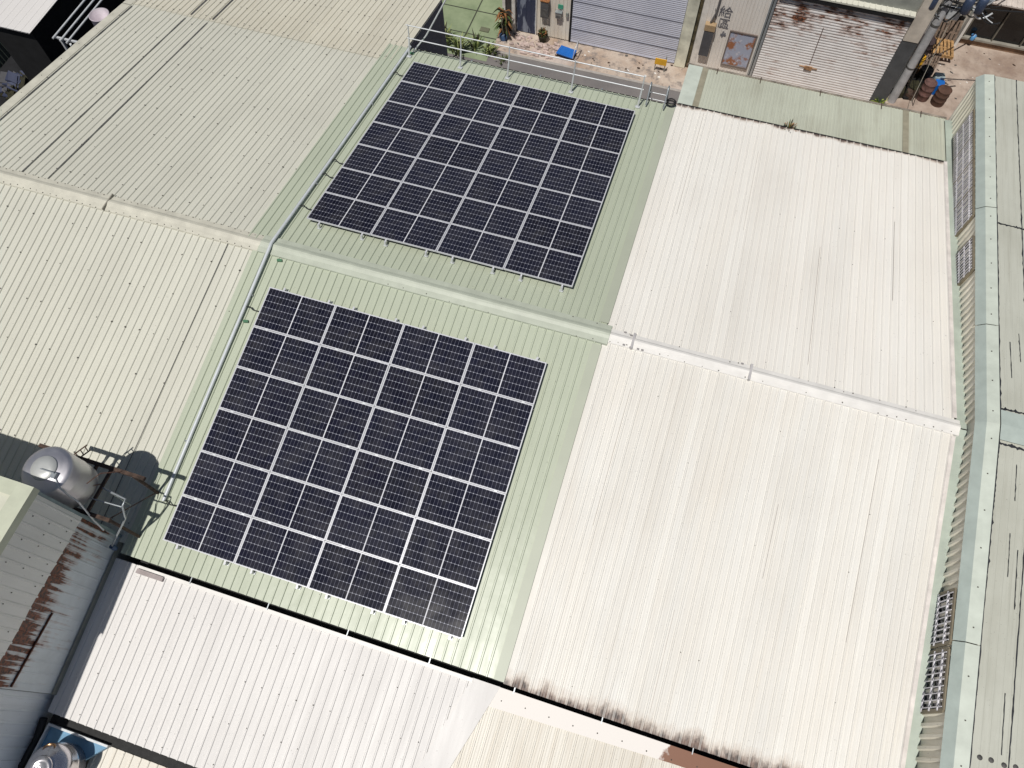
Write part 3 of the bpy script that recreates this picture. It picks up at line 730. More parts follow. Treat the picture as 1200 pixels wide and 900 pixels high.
# ================================================================== LEFT TALL BUILDING
LX = -1.05
tb = thing('rusty_wall_building', 'taller building at left with grey ribbed wall rusting along its lower sheet', 'building', (-4, -9.4, GZ))
mb = MB(); mb.box(-9, LX - .04, -11.1, -7.64, GZ, 2.12); mb.build('core_wall', M['wall_grey'], tb)
mb = MB(); corr(mb, -11.1, -7.62, .228, lambda a_, h: Vector((LX + h, a_, .37 + random.uniform(-.015, .015))), lambda a_, h: Vector((LX + h, a_, 2.1)), rib=.022, wf=.9)
screws_y = []
for z in (.62, 1.2, 1.75):
    for k in random.sample(range(15), 9): mb.obox((LX + .006, -11 + .228 * k + random.uniform(-.01, .01), z + random.uniform(-.05, .05)), (.008, 0, 0), (0, .010, 0), (0, 0, .010), 1)
mb.build('upper_sheet', [M['wall_grey'], M['screw']], tb)
g_lw = streaky('rusty_wall', rgb(214, 222, 226), (128, 70, 42), .575, .63, 12.0, .27, .6, zmask=(-1.15 + 7.0, .40 + 7.0, -.13, .24), acr='y')
mb = MB(); corr(mb, -11.1, -7.62, .228, lambda a_, h: Vector((LX - .025 + h, a_, -1.5 - (-8.1 - a_) * TT - .12)), lambda a_, h: Vector((LX - .025 + h, a_, .42)), rib=.01, wf=.8); mb.build('lower_sheet', g_lw, tb)
mb = MB(); mb.box(LX - .02, LX + .012, -11.05, -9.55, -.40, -.365); mb.build('rusty_joint', M['rust'], tb)
mb = MB()
mb.add([Vector((LX + .0, -7.62, -1.28)), Vector((LX + .05, -7.62, -1.42)), Vector((LX + .05, -11.1, -2.0)), Vector((LX, -11.1, -1.86))], [(0, 1, 2, 3)])
mb.build('base_flashing', plain('base_flash', rgb(150, 150, 138), .5), tb)
mb = MB()
mb.box(-9, LX - .1, -11.1, -7.72, 2.12, 2.20); mb.build('roof', plain('pale_roof', rgb(214, 214, 196), .5, var=.06), tb)
mb = MB(); mb.add([Vector((LX - .28, -11.2, 2.26)), Vector((LX - .28, -7.58, 2.26)), Vector((LX + .03, -7.58, 2.22)), Vector((LX + .03, -11.2, 2.22)), Vector((LX + .035, -7.58, 2.03)), Vector((LX + .035, -11.2, 2.03)), Vector((-9, -7.58, 2.26)), Vector((-9, -7.85, 2.26)), Vector((LX - .28, -7.85, 2.262)), Vector((-9, -7.575, 2.03))],
            [(0, 3, 2, 1), (3, 5, 4, 2), (6, 7, 8, 1), (6, 1, 2, 4, 9)]); mb.build('verge_trim', plain('pale_trim', rgb(200, 204, 182), .5, var=.06), tb)
mb = MB()
for (x0, x1, y0, y1) in ((-2.3, -1.5, -8.28, -8.25), (-1.75, -1.72, -8.8, -8.28), (-2.3, -1.6, -8.62, -8.59)): mb.box(x0, x1, y0, y1, 2.2, 2.212)
mb.build('roof_seam', M['sealant'], tb)
mb = MB(); mb.box(LX - .02, LX + .03, -7.66, -7.60, -1.4, 2.02); mb.build('corner_trim', plain('corner_trim', rgb(128, 146, 150), .5), tb)

sb = thing('pale_blue_wall_shed', 'pale bluish ribbed shed wall at the left edge below the rusty wall', 'shed', (-4, -13, GZ))
mb = MB(); mb.box(-9, -1.22, -18, -11.14, GZ, 2.1); mb.build('core_wall', M['wall_plain'], sb)
mb = MB(); corr(mb, -18, -11.13, .25, lambda a_, h: Vector((-1.17 + h, a_, -4)), lambda a_, h: Vector((-1.17 + h, a_, 2.1)), rib=.018); mb.build('wall', roofmat('pale_blue_sheet', rgb(224, 230, 234), (165, 165, 165), .03, .2, .2, .5, axis='y'), sb)
mb = MB(); mb.box(-9, -1.1, -18, -11.12, 2.1, 2.18); mb.build('roof', M['trim_pale'], sb)

# ---- water tank on its stand
TX, TY = -1.58, -7.10
tk = thing('water_tank', 'dull stainless steel water tank with white lid, standing on a rusty frame', 'water tank', (TX, TY, .36))
mb = MB()
R = .51
prof = [(R - .02, .0), (R, .03), (R, .3), (R + .006, .33), (R, .36), (R, .72), (R + .006, .75), (R, .78), (R, 1.02), (R - .02, 1.06), (R - .09, 1.09), (R - .2, 1.125), (.25, 1.14)]
mb.lathe((TX, TY, .36), prof, 48); mb.build('body', M['steel_dull'], tk)
mb = MB(); mb.lathe((TX, TY, .36), [(.25, 1.12), (.262, 1.15), (.25, 1.175), (.1, 1.19), (0, 1.192)], 40); mb.build('lid', plain('lid_white', rgb(196, 198, 196), .45, .3, .06), tk)
mb = MB(); mb.box(TX - .01, TX + .3, TY - .05, TY - .03, 1.57, 1.59); mb.box(TX + .24, TX + .34, TY - .14, TY - .02, 1.48, 1.56); mb.build('latch', M['galv'], tk)
mb = MB(); mb.tube([(TX + .3, TY - .1, 1.5), (TX + .45, TY - .25, 1.45), (TX + .5, TY - .3, 1.1), (TX + .62, TY - .34, .9)], .02, 8); mb.tube([(TX + .62, TY - .34, .9), (-.95, -7.62, .1), (-.93, -7.7, -.35)], .02, 8); mb.build('pipe', M['galv_white'], tk)
st = thing('tank_stand', 'rusty angle iron stand carrying the stainless water tank over the cream roof', 'stand', (TX, TY, -1.1))
mb = MB(); mb.box(-2.85, -.26, -6.55, -6.47, .27, .35); mb.build('beam', M['rust_steel'], st)
mb = MB(); mb.box(-2.6, -.5, -7.58, -7.5, .27, .35); mb.build('beam', M['rust_steel'], st)
for x in (-2.1, -1.75, -1.4, -1.05):
    mb = MB(); mb.box(x - .03, x + .03, -7.5, -6.55, .285, .345); mb.build('cross_bar', M['rust_steel'], st)
for x, y in ((-2.3, -6.5), (-.62, -6.5), (-2.3, -7.52), (-.62, -7.52)):
    mb = MB(); mb.box(x - .03, x + .03, y - .03, y + .03, slope(x, y).z + .02, .27); mb.build('leg', M['rust_steel'], st)
mb = MB(); mb.tube([(-.62, -7.52, .2), (-.62, -6.5, -1.0)], .013, 6); mb.build('brace', M['rust_steel'], st)
mb = MB(); mb.tube([(-1.35, -7.55, .35), (-1.1, -7.2, .9), (-1.08, -6.9, .36)], .012, 6); mb.tube([(-.8, -6.52, .36), (-.95, -6.75, .75), (-1.0, -7.05, .9)], .011, 6); mb.build('strap', plain('strap_rust', rgb(120, 88, 74), .7), st)
pf = thing('pipe_manifold', 'grey galvanised pipe loop beside the tank stand running down the rusty wall', 'pipes', (-.6, -7.2, .3))
mb = MB(); mb.tube([(-1.05, -6.95, .3), (-.43, -7.03, .3), (-.42, -7.18, .3), (-.46, -7.36, -.1), (-.85, -7.9, -.8), (-.93, -7.93, -.98)], .022, 8); mb.build('pipe', M['galv'], pf)
mb = MB(); mb.tube([(-1.25, -7.24, .34), (-.42, -7.2, .3)], .018, 8); mb.tube([(-.8, -7.0, .3), (-.8, -7.0, -.6), (-.95, -7.55, -1.0)], .016, 8); mb.build('pipe', M['galv'], pf)
mb = MB(); mb.lathe((-.9, -7.93, -.98), [(.05, -.1), (.06, 0), (.05, .1)], 12); mb.build('valve', M['blue_dark'], pf)
# lattice aerial standing behind, whose rungs show in the shadow
ae = thing('iron_ladder', 'short dark iron ladder lying on the tank stand and sticking out behind it', 'ladder', (-2.0, -6.6, .3))
la, lb_ = Vector((-2.17, -6.78, .33)), Vector((-1.83, -6.2, .36)); lo = Vector((.17, -.1, 0)) * .8
for kk in (0, 1):
    mb = MB(); mb.tube([la + lo * kk, lb_ + lo * kk], .016, 6); mb.build('stile', M['rust_steel'], ae)
for k in range(6):
    p_ = la.lerp(lb_, (k + .5) / 6); mb = MB(); mb.tube([p_, p_ + lo], .012, 6); mb.build('rung', M['rust_steel'], ae)

# ---- second tank on a blue deck, bottom left
dk = thing('blue_deck', 'light blue steel deck with white rim under the shiny tank', 'deck', (-.2, -12.4, -2.3))
poly = [(-.9, -11.68), (.5, -11.68), (.12, -12.1), (.02, -13.4), (-.9, -13.4)]
mb = MB(); mb.prism([(x, y, -2.32) for x, y in poly], (0, 0, .1)); mb.build('plate', M['blue_deck'], dk)
mb = MB(); mb.box(-.94, .52, -11.70, -11.655, -2.3, -2.12); mb.box(-.945, -.9, -13.4, -11.70, -2.3, -2.125); mb.build('rim', M['galv_white'], dk)
mb = MB()
for x, y in ((-.8, -11.8), (.05, -11.9), (-.8, -13.3), (-.1, -13.3)): mb.box(x - .05, x + .05, y - .05, y + .05, GZ, -2.32)
mb.build('leg', M['rust_steel'], dk)
t2 = thing('water_tank', 'shiny polished stainless water tank on a blue deck at the bottom left corner', 'water tank', (-.2, -12.32, -2.22))
mb = MB(); R = .47
mb.lathe((-.2, -12.32, -2.22), [(R - .02, 0), (R, .03), (R, .3), (R + .014, .33), (R, .36), (R, .55), (R - .015, .62), (R - .06, .69), (R - .13, .75), (.28, .80), (.22, .855)], 48)
mb.build('body', M['steel'], t2)
mb = MB(); mb.lathe((-.2, -12.32, -2.22), [(.22, .84), (.24, .87), (.22, .9), (.12, .91), (.11, .9), (.06, .905), (0, .89)], 36); mb.build('lid', M['steel'], t2)
mb = MB(); c0 = Vector((-.32, -12.0, -1.52)); mb.lathe(c0, [(.13, -.06), (.14, 0), (.12, .03), (.1, .03), (.09, -.01), (0, -.015)], 24, axis=(-.1, .35, .9)); mb.build('inlet_cap', plain('brass_cap', rgb(150, 120, 92), .3, .9), t2)
hs = MB(); hs.tube([(-1.08, -11.6, -2.1), (-1.05, -12.0, -2.2), (-1.12, -12.6, -2.3)], .08, 8); hs.tube([(-1.12, -12.6, -2.3), (-1.1, -13.2, -2.2)], .06, 8)  # black tube added to stand for the shade in the deck gap
tag(hs.build('gap_shade_tube', M['black']), 'black tube added as shade in the gap between the blue deck and pale blue wall', 'shade_tube')

# ================================================================== ACROSS THE STREET
FY = 17.46
corr_facade = roofmat('facade_cream', rgb(236, 230, 218), (150, 130, 105), .04, .3, .25, .5, axis='x')
def facade(mb, x0, x1, z0, z1, y=FY, pitch=.16, rib=.018):
    corr(mb, x0, x1, pitch, lambda a_, h: Vector((a_, y - h, z0)), lambda a_, h: Vector((a_, y - h, z1)), rib=rib)
ws = thing('shuttered_workshop', 'workshop across the street with grey roller shutter and cream ribbed wall', 'workshop', (4, 20, GZ))
mb = MB(); mb.box(0.0, 7.9, FY + .06, 26, GZ, -1.2); mb.build('core_wall', M['wall_plain'], ws)
mb = MB(); facade(mb, 1.46, 2.88, GZ + .06, -1.2); mb.build('wall', roofmat('facade_a', rgb(238, 232, 220), (185, 155, 125), .04, .35, .3, .5, axis='xz'), ws)
def shutter(x0, x1, z0, z1, y, mat, pitch, parent, name='roller_shutter'):
    mb = MB(); vs = []; n = 0; z = z0
    while z < z1:
        for dz, dy in ((0, 0), (.25, -.012), (.55, -.018), (.85, -.008)):
            vs += [(x0, y + dy, z + dz * pitch), (x1, y + dy, z + dz * pitch)]; n += 1
        z += pitch
    mb.add(vs, [(2 * i, 2 * i + 1, 2 * i + 3, 2 * i + 2) for i in range(n - 1)]); mb.box(x0, x1, y - .03, y + .02, z0 - .02, z0 + .02)
    return mb.build(name, mat, parent)
def shut_mat():
    g = G('shutter_grey', .45, .2)
    g.col(g.mix(g.rng(g.noise(g.P, .9, 5), .3, .7), rgb(190, 192, 206), rgb(208, 210, 222))); return g.m
shutter(2.98, 7.46, GZ + .08, -1.3, FY - .01, shut_mat(), .085, ws)
mb = MB()
for z in (-5.0, -5.72, -6.3): mb.box(2.99, 7.45, FY - .04, FY - .02, z - .007, z + .007)
mb.build('shutter_seam', plain('seam_grey', rgb(96, 96, 106), .6), ws)
mb = MB(); mb.box(2.9, 2.97, FY - .05, FY + .04, GZ + .03, -1.2); mb.build('door_jamb', M['dark'], ws)
mb = MB(); mb.box(7.48, 7.92, FY - .16, FY + .04, GZ + .03, -1.2); mb.build('pillar', plain('pillar_mossy', rgb(228, 226, 206), .7, var=.2, scale=1.5), ws)
mb = MB(); mb.box(0.02, .14, FY - .2, FY - .02, GZ, -1.2); mb.box(.42, .56, FY - .2, FY - .02, GZ, -1.2); mb.build('pillar', plain('pillar_pale', rgb(230, 225, 218), .7, var=.15), ws)
mb = MB(); mb.box(.15, .41, FY - .12, FY, GZ, -1.2); mb.build('recess', plain('recess_dark', rgb(70, 66, 66), .7), ws)
def door_mat():  # dappled foliage shade painted into the door colour, lit patches paler
    g = G('blue_door_leaf_shade', .5); n = g.noise(g.sc(3.2, 1, .8), 1.0, 4, .6)
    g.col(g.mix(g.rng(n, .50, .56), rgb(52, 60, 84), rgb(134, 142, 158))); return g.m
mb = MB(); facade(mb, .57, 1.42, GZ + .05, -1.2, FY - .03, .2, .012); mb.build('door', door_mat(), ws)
mb = MB(); mb.box(1.42, 1.46, FY - .06, FY, GZ, -1.2); mb.build('door_jamb', M['trim_white'], ws)
for nm, lab, cat, x0, x1, z0, z1, d, m in (
    ('meter_box', 'tall dark grey meter cabinet hung on the cream wall left of the shutter', 'cabinet', 1.66, 2.0, -5.95, -5.2, .18, plain('box_grey', rgb(92, 92, 94), .6)),
    ('letter_box', 'small grey letterbox on the cream wall under the green plate', 'letterbox', 2.3, 2.55, -5.86, -5.6, .16, plain('box_mid', rgb(140, 138, 134), .5)),
    ('door_plate', 'small green number plate on the cream wall beside the shutter', 'plate', 2.36, 2.58, -5.5, -5.3, .02, M['green_plate']),
    ('switch_box', 'tiny grey shutter switch box beside the grey roller shutter', 'switch', 2.72, 2.82, -5.78, -5.58, .08, M['wall_plain'])):
    t = thing(nm, lab, cat, ((x0 + x1) / 2, FY - .02, z0))
    mb = MB(); mb.box(x0, x1, FY - .02 - d, FY - .02, z0, z1); mb.build('box', m, t, .01)
    if d > .1:
        mb = MB(); mb.box(x0 - .02, x1 + .02, FY - .04 - d, FY - .02, z1, z1 + .03); mb.build('lid', M['galv'] if nm == 'letter_box' else M['leaf_dry'], t)
        mb = MB(); mb.box(x0 + .03, x1 - .03, FY - .03 - d, FY - .022 - d, z0 + .05, z0 + (z1 - z0) * .55); mb.build('door', M['sealant'], t)
mb = MB()

pot = thing('plant_pot', 'round dark plant pot with a clipped bush at the cream wall', 'plant', (1.83, 17.15, GZ + .01))
mb = MB(); mb.lathe((1.83, 17.15, GZ + .01), [(.14, 0), (.2, .3), (.22, .32), (.19, .33), (.17, .28), (0, .28)], 20); mb.build('pot', M['leaf_dark'], pot)
def leafball(mb, c, r, n, sz, mi):
    for _ in range(n):
        d = Vector((random.gauss(0, 1), random.gauss(0, 1), random.gauss(0, 1))).normalized() * r * random.uniform(.4, 1.05); p = Vector(c) + d
        u = Vector((random.gauss(0, 1), random.gauss(0, 1), random.gauss(0, .6))).normalized() * sz; v = u.cross(Vector((random.gauss(0, 1), random.gauss(0, 1), random.gauss(0, 1)))).normalized() * sz * .5
        mb.add([p - u, p + v, p + u, p - v], [(0, 1, 2, 3)], random.randrange(mi))
mb = MB(); leafball(mb, (1.83, 17.15, GZ + .45), .2, 260, .05, 3); mb.build('foliage', [M['leaf_dark'], M['leaf'], M['leaf_dry']], pot)

cr = thing('blue_trolley', 'bright blue plastic platform trolley standing on the concrete apron', 'trolley', (3.0, 16.6, GZ))
mb = MB(); mb.prism([(2.62, 16.42, GZ + .16), (3.38, 16.3, GZ + .16), (3.42, 16.8, GZ + .16), (2.72, 16.92, GZ + .16)], (0, 0, .06)); mb.build('deck', M['blue'], cr, .012)
mb = MB(); mb.tube([(3.39, 16.3, GZ + .2), (3.45, 16.3, GZ + .75), (3.48, 16.8, GZ + .75), (3.42, 16.8, GZ + .2)], .02, 8); mb.build('handle', M['galv_white'], cr)
for x, y in ((2.72, 16.5), (3.3, 16.4), (3.34, 16.72), (2.78, 16.82)):
    mb = MB(); mb.lathe((x, y - .02, GZ + .075), [(.075, 0), (.075, .04)], 14, axis=(0, 1, 0)); mb.build('wheel', M['black'], cr)
yl = thing('yellow_stand', 'small yellow sign board on a thin post at the kerb by the ladder', 'sign', (7.05, 16.8, GZ))
mb = MB(); mb.box(6.72, 7.2, 16.78, 16.82, -6.62, -6.34); mb.build('board', M['yellow'], yl)
mb = MB(); mb.tube([(7.16, 16.85, GZ), (7.16, 16.85, -6.2)], .02, 8); mb.tube([(6.76, 16.85, GZ), (6.76, 16.85, -6.4)], .02, 8); mb.build('post', M['wall_plain'], yl)

# dry palm like plant by the pillar and weeds on the green floor
dp = thing('dried_palm', 'potted palm with drooping brown and black leaves against the workshop pillar', 'plant', (.2, 16.8, GZ))
mb = MB(); mb.lathe((.2, 16.8, GZ), [(.16, 0), (.2, .3), (0, .3)], 16); mb.build('pot', M['blue_dark'], dp)
mb = MB(); mb.tube([(.2, 16.8, GZ + .25), (.22, 16.85, GZ + 1.35)], [.08, .05], 8); mb.build('trunk', M['leaf_dark'], dp)
mb = MB()
for k in range(70):
    a = random.uniform(0, 6.28); z = GZ + random.uniform(.4, 1.4); L = random.uniform(.25, .5); d = Vector((math.cos(a), math.sin(a), 0)); s_ = Vector((-d.y, d.x, 0)) * .045
    b = Vector((.21, 16.82, z)); m_ = b + d * L * .5 + Vector((0, 0, .1)); e_ = b + d * L + Vector((0, 0, -.15))
    mb.add([b - s_ * .4, b + s_ * .4, m_ + s_, m_ - s_, e_], [(0, 1, 2, 3), (3, 2, 4)], random.choice((0, 0, 1, 2)))
mb.build('leaves', [M['leaf_dry'], M['leaf_dark'], M['leaf']], dp)
for i, (x, y, h, n, lab) in enumerate(((-2.1, 15.7, 1.0, 60, 'tall loose weed clump on the green floor, left of the others'), (-1.35, 15.4, .9, 50, 'weed clump on the green floor, middle one behind the guardrail'), (-.75, 15.9, .7, 40, 'thin weed clump on the green floor near a pale plate'), (-.1, 15.8, .5, 80, 'low bushy weed clump at the foot of the brown palm'), (.55, 15.5, .3, 40, 'smallest weed clump on the road edge by the rubble'))):
    tuft('weed_clump', lab, x, y, GZ, n, h, .4, [M['leaf'], M['leaf_dark'], plain('leaf_pale', rgb(150, 160, 100), .6)], 'weeds across the street')
rb = MB()
for _ in range(90):
    x, y = random.uniform(.6, 2.6), random.uniform(16.2, 17.2); s_ = random.uniform(.03, .1)
    rb.obox((x, y, GZ + s_ * .4), (s_, s_ * random.uniform(-.4, .4), 0), (-s_ * .3, s_ * random.uniform(.5, 1), 0), (0, 0, s_ * .45))
o = rb.build('rubble', plain('rubble', rgb(196, 176, 168), .85, var=.3, scale=5)); o['kind'] = 'stuff'; o['label'] = 'pale broken rubble scattered on the concrete before the blue door'; o['category'] = 'rubble'
mb = MB(); mb.box(-.95, -.55, 16.95, 17.2, GZ, GZ + .05); tag(mb.build('drain_cover', plain('drain', rgb(110, 112, 92), .7)), 'small grey drain cover let into the green floor', 'drain cover')
gb = thing('dark_wall_building', 'building with dark boarded wall beyond the painted green floor', 'building', (-4.5, 25, GZ))
mb = MB(); mb.box(-9, -.2, 19.3, 26, GZ, -2.5); mb.build('wall', plain('dark_green_wall', rgb(60, 62, 54), .7, var=.3), gb)
mb = MB(); mb.box(-9.1, -.1, 18.7, 26.1, -2.5, -2.35); mb.build('roof', M['wall_plain'], gb)
mb = MB(); mb.box(-6, -1.2, 19.26, 19.3, GZ + .05, -4.2); mb.build('door', plain('olive_door', rgb(96, 100, 78), .6, var=.2), gb)

# --- second workshop: cream wall, rusted shutter
w2 = thing('rusty_shutter_workshop', 'cream ribbed workshop with white rust stained roller shutter under a flat canopy', 'workshop', (12, 21, GZ))
mb = MB(); mb.box(7.95, 10.6, FY + .05, 26, GZ, -1.2); mb.box(10.6, 16.0, 17.6, 26, GZ, -1.2); mb.build('core_wall', M['wall_plain'], w2)
mb = MB(); facade(mb, 8.3, 10.46, GZ + .05, -1.2, FY, .13, .014); mb.build('wall', roofmat('facade_b', rgb(240, 235, 228), (195, 175, 155), .04, .3, .25, .5, axis='xz'), w2)
mb = MB(); mb.box(7.94, 8.06, FY - .06, FY + .05, GZ, -1.2); mb.build('wall_edge', plain('mossy_edge', rgb(92, 84, 60), .8, var=.4, scale=4), w2)
mb = MB(); mb.box(8.06, 8.3, FY - .01, FY + .05, GZ, -1.2); mb.build('pillar', plain('pale_pillar', rgb(234, 228, 220), .7), w2)
mb = MB(); mb.box(10.46, 10.52, FY - .07, FY + .05, GZ, -1.2); mb.box(10.56, 10.64, FY - .06, 17.6, GZ, -1.2); mb.build('shutter_guide', M['galv'], w2)
g_sh = streaky('rusted_shutter', rgb(236, 232, 230), (136, 84, 58), .63, .74, 1.8, 8.0, .55, zmask=(1.2, 4.0, -.10, .12), xmask=(-1.6, 3.6, .06, .0))
shutter(10.66, 15.4, GZ + .04, -2.95, 17.54, g_sh, .115, w2)
mb = MB(); mb.tube([(12.6, 17.52, -4.1), (12.66, 17.52, -5.75)], .014, 6); mb.build('rust_bar', M['rust'], w2)
mb = MB(); mb.tube([(12.3, 17.53, -5.9), (13.0, 17.52, -5.92)], .03, 6); mb.build('lock_bar', plain('rust_light', rgb(186, 150, 118), .8, var=.3, scale=6), w2)
mb = MB(); mb.box(12.5, 12.8, 17.47, 17.52, -6.0, -5.84); mb.build('lock_plate', plain('rust_plate', rgb(176, 136, 100), .8, var=.4, scale=6), w2)
mb = MB(); mb.box(15.41, 15.95, 17.42, 17.6, -3.9, -1.2); mb.build('pier', plain('pier_cream', rgb(206, 196, 182), .8, var=.15, scale=2), w2)
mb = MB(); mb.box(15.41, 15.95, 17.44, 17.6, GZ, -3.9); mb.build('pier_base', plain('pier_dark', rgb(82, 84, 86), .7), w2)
def CAN(x, y, h=0): return Vector((x, y, -2.88 + (y - 17.4) * .14 + h))
mb = MB(); corr(mb, 10.7, 15.4, .2, lambda a_, h: CAN(a_, 17.38, h), lambda a_, h: CAN(a_, 19.5, h), rib=.02); slab(mb, 10.7, 15.4, 17.38, 19.5, -.06, -.012, zf=CAN); mb.build('canopy', M['cream'], w2)
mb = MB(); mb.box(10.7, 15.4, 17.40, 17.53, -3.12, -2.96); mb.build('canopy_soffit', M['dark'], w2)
# window
wf = MB(); wz0, wz1 = -6.45, -4.95; wx0, wx1 = 9.36, 10.34
wf.box(wx0 - .05, wx1 + .05, FY - .06, FY, wz1, wz1 + .05); wf.box(wx0 - .05, wx0, FY - .05, FY, wz0, wz1); wf.box(wx1, wx1 + .05, FY - .05, FY, wz0, wz1); wf.box(wx0 - .05, wx1 + .05, FY - .07, FY, wz0 - .06, wz0)
wo = wf.build('window', plain('window_frame_brown', rgb(120, 108, 102), .6), w2)
def wm():
    g = G('rusted_window_sheet', .4); n = g.noise(g.P, 2.2, 5, .6)
    c = g.mix(g.rng(n, .50, .58), rgb(168, 174, 192), rgb(158, 104, 72)); c = g.mix(g.rng(g.noise(g.P, 5, 3), .56, .66), c, rgb(196, 196, 206)); g.col(c); return g.m
mb = MB(); mb.box(wx0, wx1, FY - .03, FY - .015, wz0, wz1); mb.build('pane', wm(), wo)
# painted characters, letter by letter, on the cream wall
def txt(s, x, z, size, nm, m):
    cu = bpy.data.curves.new(nm, 'FONT'); cu.body = s; cu.size = size; cu.extrude = .002; cu.align_x = 'CENTER'; cu.align_y = 'CENTER'; cu.materials.append(m)
    o = bpy.data.objects.new(nm, cu); COL.objects.link(o)
    dg = bpy.context.evaluated_depsgraph_get(); me = bpy.data.meshes.new_from_object(o.evaluated_get(dg)); bpy.data.objects.remove(o)
    o2 = bpy.data.objects.new(nm, me); COL.objects.link(o2); o2.location = Vector((x, FY - .02, z)) - parent_loc(w2); o2.rotation_euler = (math.radians(90), 0, 0); o2.parent = w2; return o2
ink = plain('ink_grey', rgb(112, 112, 118), .7)
txt('\u7d66', 8.96, -4.22, .52, 'painted_character', ink); txt('\u5340', 9.0, -4.72, .48, 'painted_character', ink)
mb = MB()
mb.box(8.98, 9.2, FY - .024, FY - .02, -5.22, -5.14); mb.box(9.04, 9.1, FY - .025, FY - .021, -5.28, -5.02); mb.box(9.12, 9.18, FY - .025, FY - .021, -5.2, -5.08); mb.build('painted_mark', ink, w2)
# slim dark cabinet and timber at this wall
mt = thing('meter_cabinet', 'narrow dark grey meter cabinet with wooden top on the cream wall near the window', 'cabinet', (8.5, FY, -6.2))
mb = MB(); mb.box(8.34, 8.72, FY - .22, FY - .02, -6.15, -4.98); mb.build('box', plain('cab_dark', rgb(84, 84, 88), .6), mt)
mb = MB(); mb.box(8.32, 8.74, FY - .24, FY - .02, -4.98, -4.72); mb.build('top', plain('cab_top', rgb(176, 150, 116), .7), mt)
mb = MB(); mb.tube([(8.5, FY - .1, -4.7), (8.62, FY - .12, -4.2), (8.66, FY - .08, -1.6)], .035, 8); mb.tube([(8.66, FY - .06, -4.7), (8.62, FY - .06, -4.35), (8.55, FY - .05, -4.1)], .015, 6); mb.build('conduit', plain('cond_grey', rgb(110, 108, 108), .6), mt)
tm = MB(); tm.obox((8.4, 16.4, -6.2), (.35, .0, -.22), (0, .06, 0), (.03, 0, .05)); tm.obox((8.55, 16.3, -6.5), (.3, .0, -.1), (0, .05, 0), (.02, 0, .05))
tag(tm.build('timber_offcut', plain('timber_brown', rgb(120, 92, 70), .8, var=.3)), 'brown timber offcuts leaning behind the awning corner', 'timber')

# --- right building with dark openings and its yard
rbld = thing('dark_window_building', 'low building at top right with big dark window bays and brown sill', 'building', (22, 25, GZ))
mb = MB(); mb.box(17.6, 30, 22.3, 30, GZ, -3.2); mb.build('core_wall', plain('wall_offwhite', rgb(196, 190, 180), .7, var=.12), rbld)
mb = MB(); mb.box(18.62, 28, 22.14, 22.3, GZ, -6.72); mb.build('plinth', plain('plinth_brown', rgb(138, 110, 88), .8, var=.25, scale=3), rbld)
mb = MB(); mb.box(18.6, 28, 22.06, 22.3, -6.72, -6.64); mb.build('sill', plain('sill_grey', rgb(150, 146, 136), .6), rbld)
for k in range(6):
    x0 = 18.68 + 1.12 * k; f = MB()
    f.box(x0, x0 + .05, 22.12, 22.28, -6.64, -5.0); f.box(x0 + .05, x0 + 1.12, 22.12, 22.28, -5.06, -5.0); fo = f.build('window', plain('mullion_grey', rgb(112, 108, 98), .6), rbld)
    f = MB(); f.box(x0 + .05, x0 + 1.12, 22.22, 22.26, -6.64, -5.06); f.build('pane', M['glass_dark'], fo)
mb = MB(); mb.box(18.55, 28, 21.95, 22.3, -5.0, -4.86); mb.build('lintel', plain('lintel_brown', rgb(96, 74, 62), .8), rbld)
def CA2(x, y, h=0): return Vector((x, y, -4.8 + (y - 21.6) * .2 + h))
mb = MB(); corr(mb, 18.55, 28, .2, lambda a_, h: CA2(a_, 21.75, h), lambda a_, h: CA2(a_, 24, h), rib=.02); slab(mb, 18.55, 28, 21.75, 24, -.05, -.01, zf=CA2); mb.build('roof', plain('roof_rosy', rgb(200, 190, 182), .5), rbld)
mb = MB(); mb.box(18.5, 18.6, 21.9, 22.3, GZ, -4.6); mb.build('corner_post', M['trim_white'], rbld)
mb = MB(); mb.box(18.16, 18.42, 22.24, 22.3, -6.4, -5.9); mb.build('small_window', M['glass_dark'], rbld)
mb = MB(); mb.lathe((18.3, 22.24, -5.5), [(.16, 0), (.16, .03)], 16, axis=(0, -1, 0)); mb.build('round_plate', M['teal_plate'], rbld)
bk = thing('blue_bucket', 'small light blue bucket on the brown sill of the dark window bays', 'bucket', (19.05, 22.0, -6.64))
mb = MB(); mb.lathe((19.05, 22.02, -6.64), [(.08, 0), (.11, .2), (.1, .2), (.08, .02), (0, .02)], 16); mb.build('pail', plain('pale_blue_plastic', rgb(90, 150, 200), .4), bk)
mb = MB(); mb.tube([(18.95, 22.02, -6.45), (19.0, 21.95, -6.36), (19.1, 21.95, -6.36), (19.15, 22.02, -6.45)], .008, 6); mb.build('handle', M['galv'], bk)

def pallet(label, c, u, v, m, tilt=(0, 0, 1)):
    t = thing('pallet', label, 'pallet', c, 'wooden pallets in the yard'); c, u, v = Vector(c), Vector(u), Vector(v); n = u.cross(v).normalized()
    mb = MB()
    for k in range(6): mb.obox(c + u * ((k - 2.5) / 2.9) + n * .12, u * .12, v, n * .011)
    mb.build('top_boards', m, t)
    mb = MB()
    for k in (-1, 0, 1): mb.obox(c + v * k * .92 + n * .06, u, v * .07, n * .046)
    mb.build('stringers', m, t)
    mb = MB()
    for k in (-1, 0, 1): mb.obox(c + u * k * .9, u * .1, v, n * .011)
    mb.build('bottom_boards', m, t)
pallet('orange new wooden pallet lying in the yard by the dark window building', (17.95, 21.2, GZ + .25), (.42, .02, 0), (-.03, .5, 0), M['wood'])
pallet('brown wooden pallet leaning up behind the orange pallet', (17.95, 21.95, GZ + .55), (.45, 0, 0), (0, .25, .42), M['wood_grey'])
